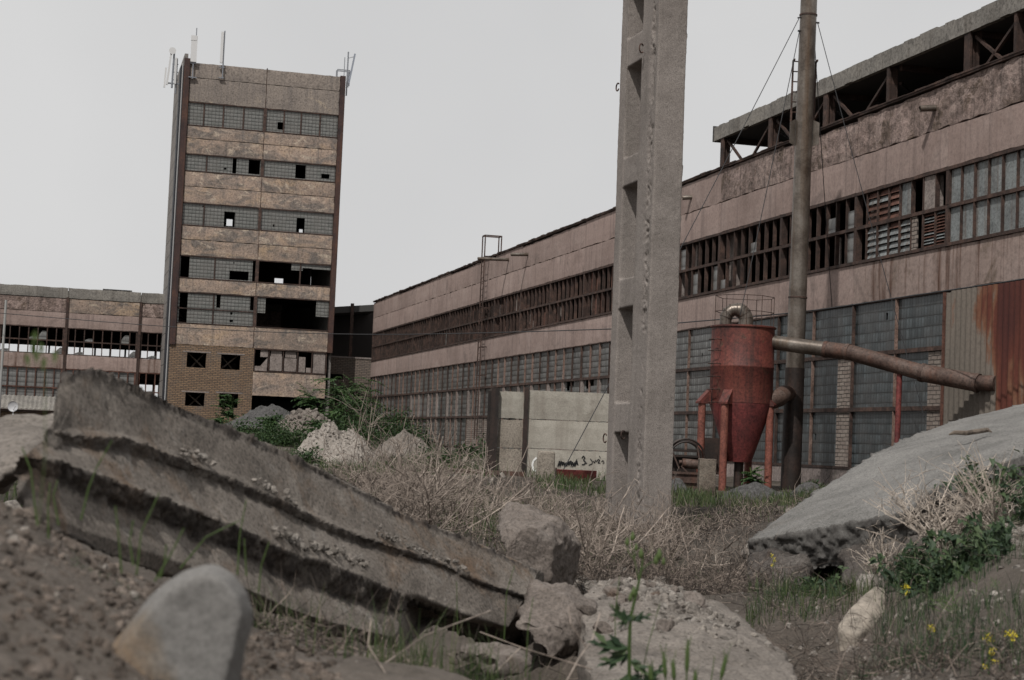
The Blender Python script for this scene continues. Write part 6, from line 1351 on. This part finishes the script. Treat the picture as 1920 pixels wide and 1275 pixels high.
# arrow-leaved creeper on the right
def creeper(base, rx, ry, rz, n, leaf, seed, label, nst=14):
    r = np.random.default_rng(seed); t_ = thing("creeper_plant", label, "plant", base, 0, "leafy creepers beside the smooth grey slab"); Sg = Segs(); LP, LD, LN, LL = [], [], [], []
    for k in range(nst):
        d = np.array([r.normal(0, 1) * rx, r.normal(0, 1) * ry, r.uniform(0.3, 1) * rz]); pts, _ = Sg.path((r.normal(0, rx * .3), r.normal(0, ry * .3), -0.02), d, np.linalg.norm(d) * 1.1, 8, 0.0022, 0.001, r, 0.28, 0.03)
        pts = np.array(pts)
        for q in range(int(1.9 * n / nst)):
            i = r.integers(1, len(pts)); LP.append(pts[i] + r.normal(0, 0.012, 3)); LD.append(np.array([r.normal(0, 0.6), -0.5 + r.normal(0, 0.5), -0.5 + r.normal(0, 0.5)])); LN.append(np.array([r.normal(0, .4), -0.5, 0.8])); LL.append(leaf * r.uniform(0.35, 1.05))
    P = np.array(LP); D = np.array(LD); D /= np.linalg.norm(D, axis=1)[:, None]; Nn = np.array(LN); S_ = np.cross(D, Nn); S_ /= np.linalg.norm(S_, axis=1)[:, None]; U = np.cross(S_, D); L = np.array(LL)[:, None]
    V = np.stack([P - D * L * 0.18 + S_ * L * 0.3, P, P - D * L * 0.18 - S_ * L * 0.3, P + D * L * 0.35 - S_ * L * 0.24 + U * L * .05, P + D * L - U * L * 0.1, P + D * L * 0.35 + S_ * L * 0.24 + U * L * .05], 1).reshape(-1, 3)
    b = (np.arange(len(P)) * 6)[:, None, None]; Fc = (b + np.array([[0, 1, 4, 5], [1, 2, 3, 4]])[None]).reshape(-1, 4)
    mesh_np("foliage", V, Fc, m_bind, t_); V, Fc = Sg.mesh(); mesh_np("stem", V, Fc, m_stem, t_)
for i, (px, py, Y, rx, ry, rz, n, lf_, lab) in enumerate(((1760, 1120, 6.7, 0.13, 0.12, 0.2, 330, 0.042, "arrow-leaved creeper right of the tan flat stone"), (1830, 1100, 6.4, 0.15, 0.12, 0.26, 420, 0.045, "arrow-leaved creeper in the middle of the right bank"), (1905, 1070, 6.2, 0.14, 0.12, 0.28, 360, 0.045, "arrow-leaved creeper at the right edge below the twig bush"),
    (1880, 935, 7.4, 0.16, 0.1, 0.2, 260, 0.042, "arrow-leaved creeper climbing the smooth grey slab's side at the right edge"), (1560, 1120, 7.2, 0.13, 0.1, 0.12, 220, 0.03, "small-leaved creeper in the hollow under the smooth grey slab"), (1960, 980, 6.8, 0.15, 0.12, 0.25, 240, 0.045, "arrow-leaved creeper at the right margin above the dirt slope"))):
    creeper(dep(px, py, Y), rx, ry, rz, n, lf_, 700 + i, lab)
grass("grass", 1500, (1640, 1980), (5.6, 7.4), (0.05, 0.16), 0.0018, "dark tall weeds among the creepers on the right bank", m_bind, 41, -0.05, 2.5, row=1080)
# dark feathery tuft
V, Fc = twig_bush(0.17, 0.6, 40, 777, 0.002, br=4, upright=0.8, wob=0.2); o = mesh_np("feathery_weed", V, Fc, m_stem, loc=dep(1850, 1165, 5.6)); tag(o, "dark feathery green weed on the dirt below the creepers", "weed")
for i, (px, py, Y, r_, n, lab) in enumerate(((1735, 1100, 6.6, 0.1, 900, "low dark weed clump nearest the tan flat stone on the right bank"), (1800, 1120, 6.3, 0.13, 1300, "dark weed clump in the middle of the right bank"), (1868, 1085, 6.3, 0.14, 1300, "dark weed clump under the right edge twig bush"), (1700, 1062, 7.2, 0.1, 700, "dark weed clump at the smooth grey slab's right prop"), (1915, 1120, 6.0, 0.12, 900, "dark weed clump at the right edge above the dirt slope"), (1545, 1118, 7.5, 0.1, 700, "dark green weed clump in front of the hollow under the smooth grey slab"))):
    leaf_bush("weed_clump", dep(px, py, Y), r_, r_ * 0.8, r_ * 1.1, n, 0.026, 950 + i, lab, m_bind, "weed")
# yellow flowered mustard
def mustard(px, py, Y, h, seed, label, lean_=(0, 0)):
    r = np.random.default_rng(seed); b = dep(px, py, Y); t_ = thing("mustard_plant", label, "flower", b, 0, "yellow mustard flowers on the right"); Sg = Segs(); pts, _ = Sg.path((0, 0, 0), (lean_[0], lean_[1], 1), h, 7, 0.0016, 0.0009, r, 0.06)
    tips = [pts[-1]]
    for k in range(3): p2, _ = Sg.path(pts[r.integers(3, 7)], (r.normal(0, .5), r.normal(0, .5), 1), h * 0.25, 3, 0.001, 0.0007, r, 0.1); tips.append(p2[-1])
    V, Fc = Sg.mesh(); mesh_np("stem", V, Fc, m_stem, t_); n = 16 * len(tips); P = np.repeat(np.array(tips), 16, 0) + r.normal(0, 0.004, (n, 3)); D = r.normal(0, 1, (n, 3))
    V, Fc = leaf_quads(P, D, r.normal(0, 1, (n, 3)), np.full(n, 0.0055), np.full(n, 0.0025)); mesh_np("flower", V, Fc, m_yellow, t_)
for i, (px, py, Y, h, lab) in enumerate(((1700, 1140, 6.2, 0.08, "mustard flower beside the tan flat stone"), (1740, 1235, 5.0, 0.09, "mustard flower low on the right dirt slope, left of its companions"), (1890, 1290, 4.4, 0.13, "mustard flower nearest the bottom right corner"), (1860, 1270, 4.6, 0.1, "mustard flower left of the corner one at bottom right"), (1830, 1320, 4.3, 0.13, "mustard flower at the bottom edge right of centre"), (1450, 1110, 7.6, 0.15, "mustard flower in the dry tangle left of the smooth grey slab"), (1780, 1215, 5.3, 0.06, "tiny mustard flower on the dirt under the creepers"))): mustard(px, py, Y, h, 800 + i, lab)
# near blades and stalks on the left
def stalk(pts, r0, label, head=False, mat=None):
    P = [dep(*q) for q in pts]; o = None; mb = MB(); PP = []
    for i in range(len(P) - 1):
        for q in np.linspace(0, 1, 5, endpoint=False): PP.append(P[i] + (P[i + 1] - P[i]) * q)
    PP.append(P[-1]); n = len(PP); mb.tube([p - P[0] for p in PP], [r0 * (1 - 0.6 * i / n) * (1.5 if (head and i > n * 0.62 and i % 2) else 1.0) for i in range(n)], 6)
    o = mb.build("grass_stalk", mat or m_grassnear, loc=P[0]); tag(o, label, "grass", "green grass stalks in front of the ribbed slab"); return o
for i, pts in enumerate(([(70, 985, 2.5), (58, 882, 2.5), (41, 838, 2.5)], [(152, 975, 2.6), (166, 916, 2.6), (181, 877, 2.6), (210, 826, 2.6)], [(256, 1078, 2.5), (265, 998, 2.5), (299, 923, 2.5)], [(228, 1075, 2.5), (222, 1000, 2.5), (216, 948, 2.5)], [(338, 1066, 2.6), (386, 1007, 2.6), (449, 976, 2.6)], [(445, 1078, 2.9), (450, 1000, 2.9), (462, 936, 2.9)], [(462, 1080, 2.9), (458, 1010, 2.9)], [(290, 1090, 2.4), (320, 1040, 2.4), (345, 990, 2.4)], [(91, 1010, 2.6), (90, 950, 2.6), (94, 905, 2.6)], [(485, 1110, 3.0), (490, 1060, 3.0), (505, 1015, 3.0)], [(250, 1060, 2.45), (243, 1015, 2.45), (250, 975, 2.45)], [(110, 985, 2.6), (100, 930, 2.6), (108, 900, 2.6)], [(300, 1085, 2.5), (308, 1060, 2.5), (312, 1020, 2.5)])):
    stalk(pts, 0.0016, "thin green grass stalk rising before the ribbed slab's lower left", True)
for i, (pts) in enumerate(([(945, 1200, 4.0), (950, 1110, 4.0), (965, 1060, 4.0)], [(858, 1190, 4.1), (856, 1090, 4.1)], [(985, 1270, 3.6), (990, 1180, 3.6), (1000, 1120, 3.6)], [(1198, 1290, 3.4), (1215, 1210, 3.4), (1238, 1130, 3.4)], [(1330, 1300, 3.2), (1340, 1230, 3.2)], [(1155, 1250, 3.6), (1153, 1150, 3.6), (1162, 1080, 3.6)])):
    stalk(pts, 0.0014, "thin green grass stalk before the pale rubble slab and hollow", True)
# barley heads bottom centre
for i, (x, y0, y1, dx) in enumerate(((1250, 1300, 1222, -6), (1265, 1300, 1235, -3), (1286, 1300, 1198, 4), (1345, 1300, 1225, 18), (1225, 1300, 1245, -8), (1302, 1310, 1255, 2))):
    b = dep(x, y0, 3.0); tip = dep(x + dx, y1, 3.0); mb = MB(); d = tip - b; mb.tube([d * 0, d * 0.35, d * 0.5, d * 0.75, d], [0.0012, 0.0014, 0.0042, 0.0038, 0.0008], 7)
    for q in range(8): s_ = random.choice((-1, 1)); p0 = d * random.uniform(0.5, 0.95); mb.tube([p0, p0 + d * 0.25 + np.array([s_ * 0.006, 0, 0.006])], 0.0004, 3)
    o = mb.build("barley_head", m_grassnear, loc=b); tag(o, "green bristly grass head at the bottom edge below the pale rubble slab", "grass", "bristly grass heads at the bottom edge")
# thistle-like plant in front of the pale slab
b = dep(1180, 1310, 3.3); th = thing("thistle_plant", "tall green budded weed with toothed leaves before the pale rubble slab", "weed", b, 0)
Pp = lambda x, y, Y=3.3: dep(x, y, Y) - b
mb = MB(); mb.tube([Pp(1180, 1310), Pp(1180, 1210), Pp(1182, 1160), Pp(1198, 1090), Pp(1204, 1060), Pp(1206, 1040)], [0.004, 0.0036, 0.0032, 0.0026, 0.002, 0.0014], 8)
for q in ([(1198, 1090), (1190, 1050), (1184, 1018)], [(1202, 1070), (1215, 1058), (1232, 1050)], [(1184, 1150), (1190, 1120), (1187, 1105)], [(1190, 1050), (1178, 1035), (1176, 1022)], [(1190, 1045), (1192, 1035)]): mb.tube([Pp(*k) for k in q], 0.0012, 6)
mb.build("stem", m_grassnear, th, smooth=True)
for (x, y, s_) in ((1186, 1008, 1), (1176, 1018, .9), (1202, 1040, 1.1), (1236, 1042, 1.2), (1230, 1052, 1), (1244, 1054, .8), (1188, 1112, 1.1), (1182, 1122, .9), (1193, 1028, .8)):
    c = Pp(x, y); mb = MB(); mb.lathe([(0.0006, -0.008 * s_), (0.0042 * s_, -0.004 * s_), (0.005 * s_, 0.001 * s_), (0.003 * s_, 0.007 * s_), (0.0012, 0.012 * s_)], c, 10); mb.build("bud", m_grassnear, th, smooth=True)
LP, LD, LN, LL = [], [], [], []
r = np.random.default_rng(3)
for (x, y, dx, dy, L) in ((1178, 1170, -30, -34, .05), (1182, 1165, 25, -10, .04), (1180, 1215, -60, -12, .075), (1178, 1225, -28, 10, .06), (1180, 1240, 20, 12, .05), (1180, 1260, -14, 30, .06), (1181, 1270, 34, 18, .06), (1180, 1280, -40, 14, .07), (1182, 1150, -18, 22, .035), (1210, 1285, 30, -40, .05)):
    p = Pp(x, y); q = Pp(x + dx, y + dy) - p; q = q / np.linalg.norm(q) + np.array([0, -0.3, 0])
    for k in range(5):
        LP.append(p + q * L * k * 0.2); sd = np.array([q[2], r.normal(0, .3), -q[0]]) * (1 if k % 2 else -1); LD.append(q + sd * (0.7 if k < 4 else 0)); LN.append(np.array([r.normal(0, .3), -0.7, 0.7])); LL.append(L * (0.5 if k < 4 else 0.35))
    LP.append(p); LD.append(q); LN.append(np.array([0, -0.7, 0.7])); LL.append(L)
V, Fc = leaf_quads(np.array(LP), np.array(LD), np.array(LN), np.array(LL), np.array(LL) * 0.2); mesh_np("leaves", V, Fc, m_bind, th)
# pale bent straws in front
for i, pts in enumerate(([(700, 1290, 3.2), (720, 1245, 3.3), (800, 1190, 3.5), (920, 1145, 3.8)], [(1055, 1290, 3.4), (1085, 1235, 3.5), (1110, 1200, 3.6), (1125, 1150, 3.7)], [(740, 1290, 3.0), (690, 1210, 3.2), (696, 1160, 3.3)], [(930, 1260, 3.6), (975, 1215, 3.7)], [(1100, 1215, 3.7), (1070, 1170, 3.7), (1066, 1138, 3.8)], [(900, 1185, 4.0), (980, 1215, 3.9), (1110, 1255, 3.7)])):
    P = [dep(*q) for q in pts]; mb = MB(); mb.tube([p - P[0] for p in P], 0.0016, 6); o = mb.build("dry_straw", m_twig, loc=P[0]); tag(o, "pale bent dry straw in front of the hollow under the ribbed slab", "straw", "loose straws at the bottom")
# blurred green leaves hanging at the far left
LP = [dep(x, y, 1.7) for x, y in ((66, 618), (62, 640), (70, 655), (50, 660), (85, 668), (78, 640), (104, 655))]; n = len(LP); b = dep(80, 700, 1.7)
b2 = dep(72, 985, 1.7); gt = thing("grass_sprig", "tall blurred green sprig close to the lens at the left edge", "grass", b2, 0)
V, Fc = leaf_quads(np.array(LP) - b2, np.array([[r.normal(0, .2), 0, -1] for _ in LP]), np.array([[0, -1, 0.2]] * n), np.full(n, 0.016), np.full(n, 0.0028)); mesh_np("leaves", V, Fc, m_grassnear, gt)
mb = MB(); mb.tube([b2 - b2, dep(85, 850, 1.7) - b2, dep(84, 700, 1.7) - b2, dep(68, 620, 1.7) - b2], [0.0006, 0.0005, 0.0004, 0.0003], 5); mb.build("stem", m_grassnear, gt)
print("objects", len(S.objects))
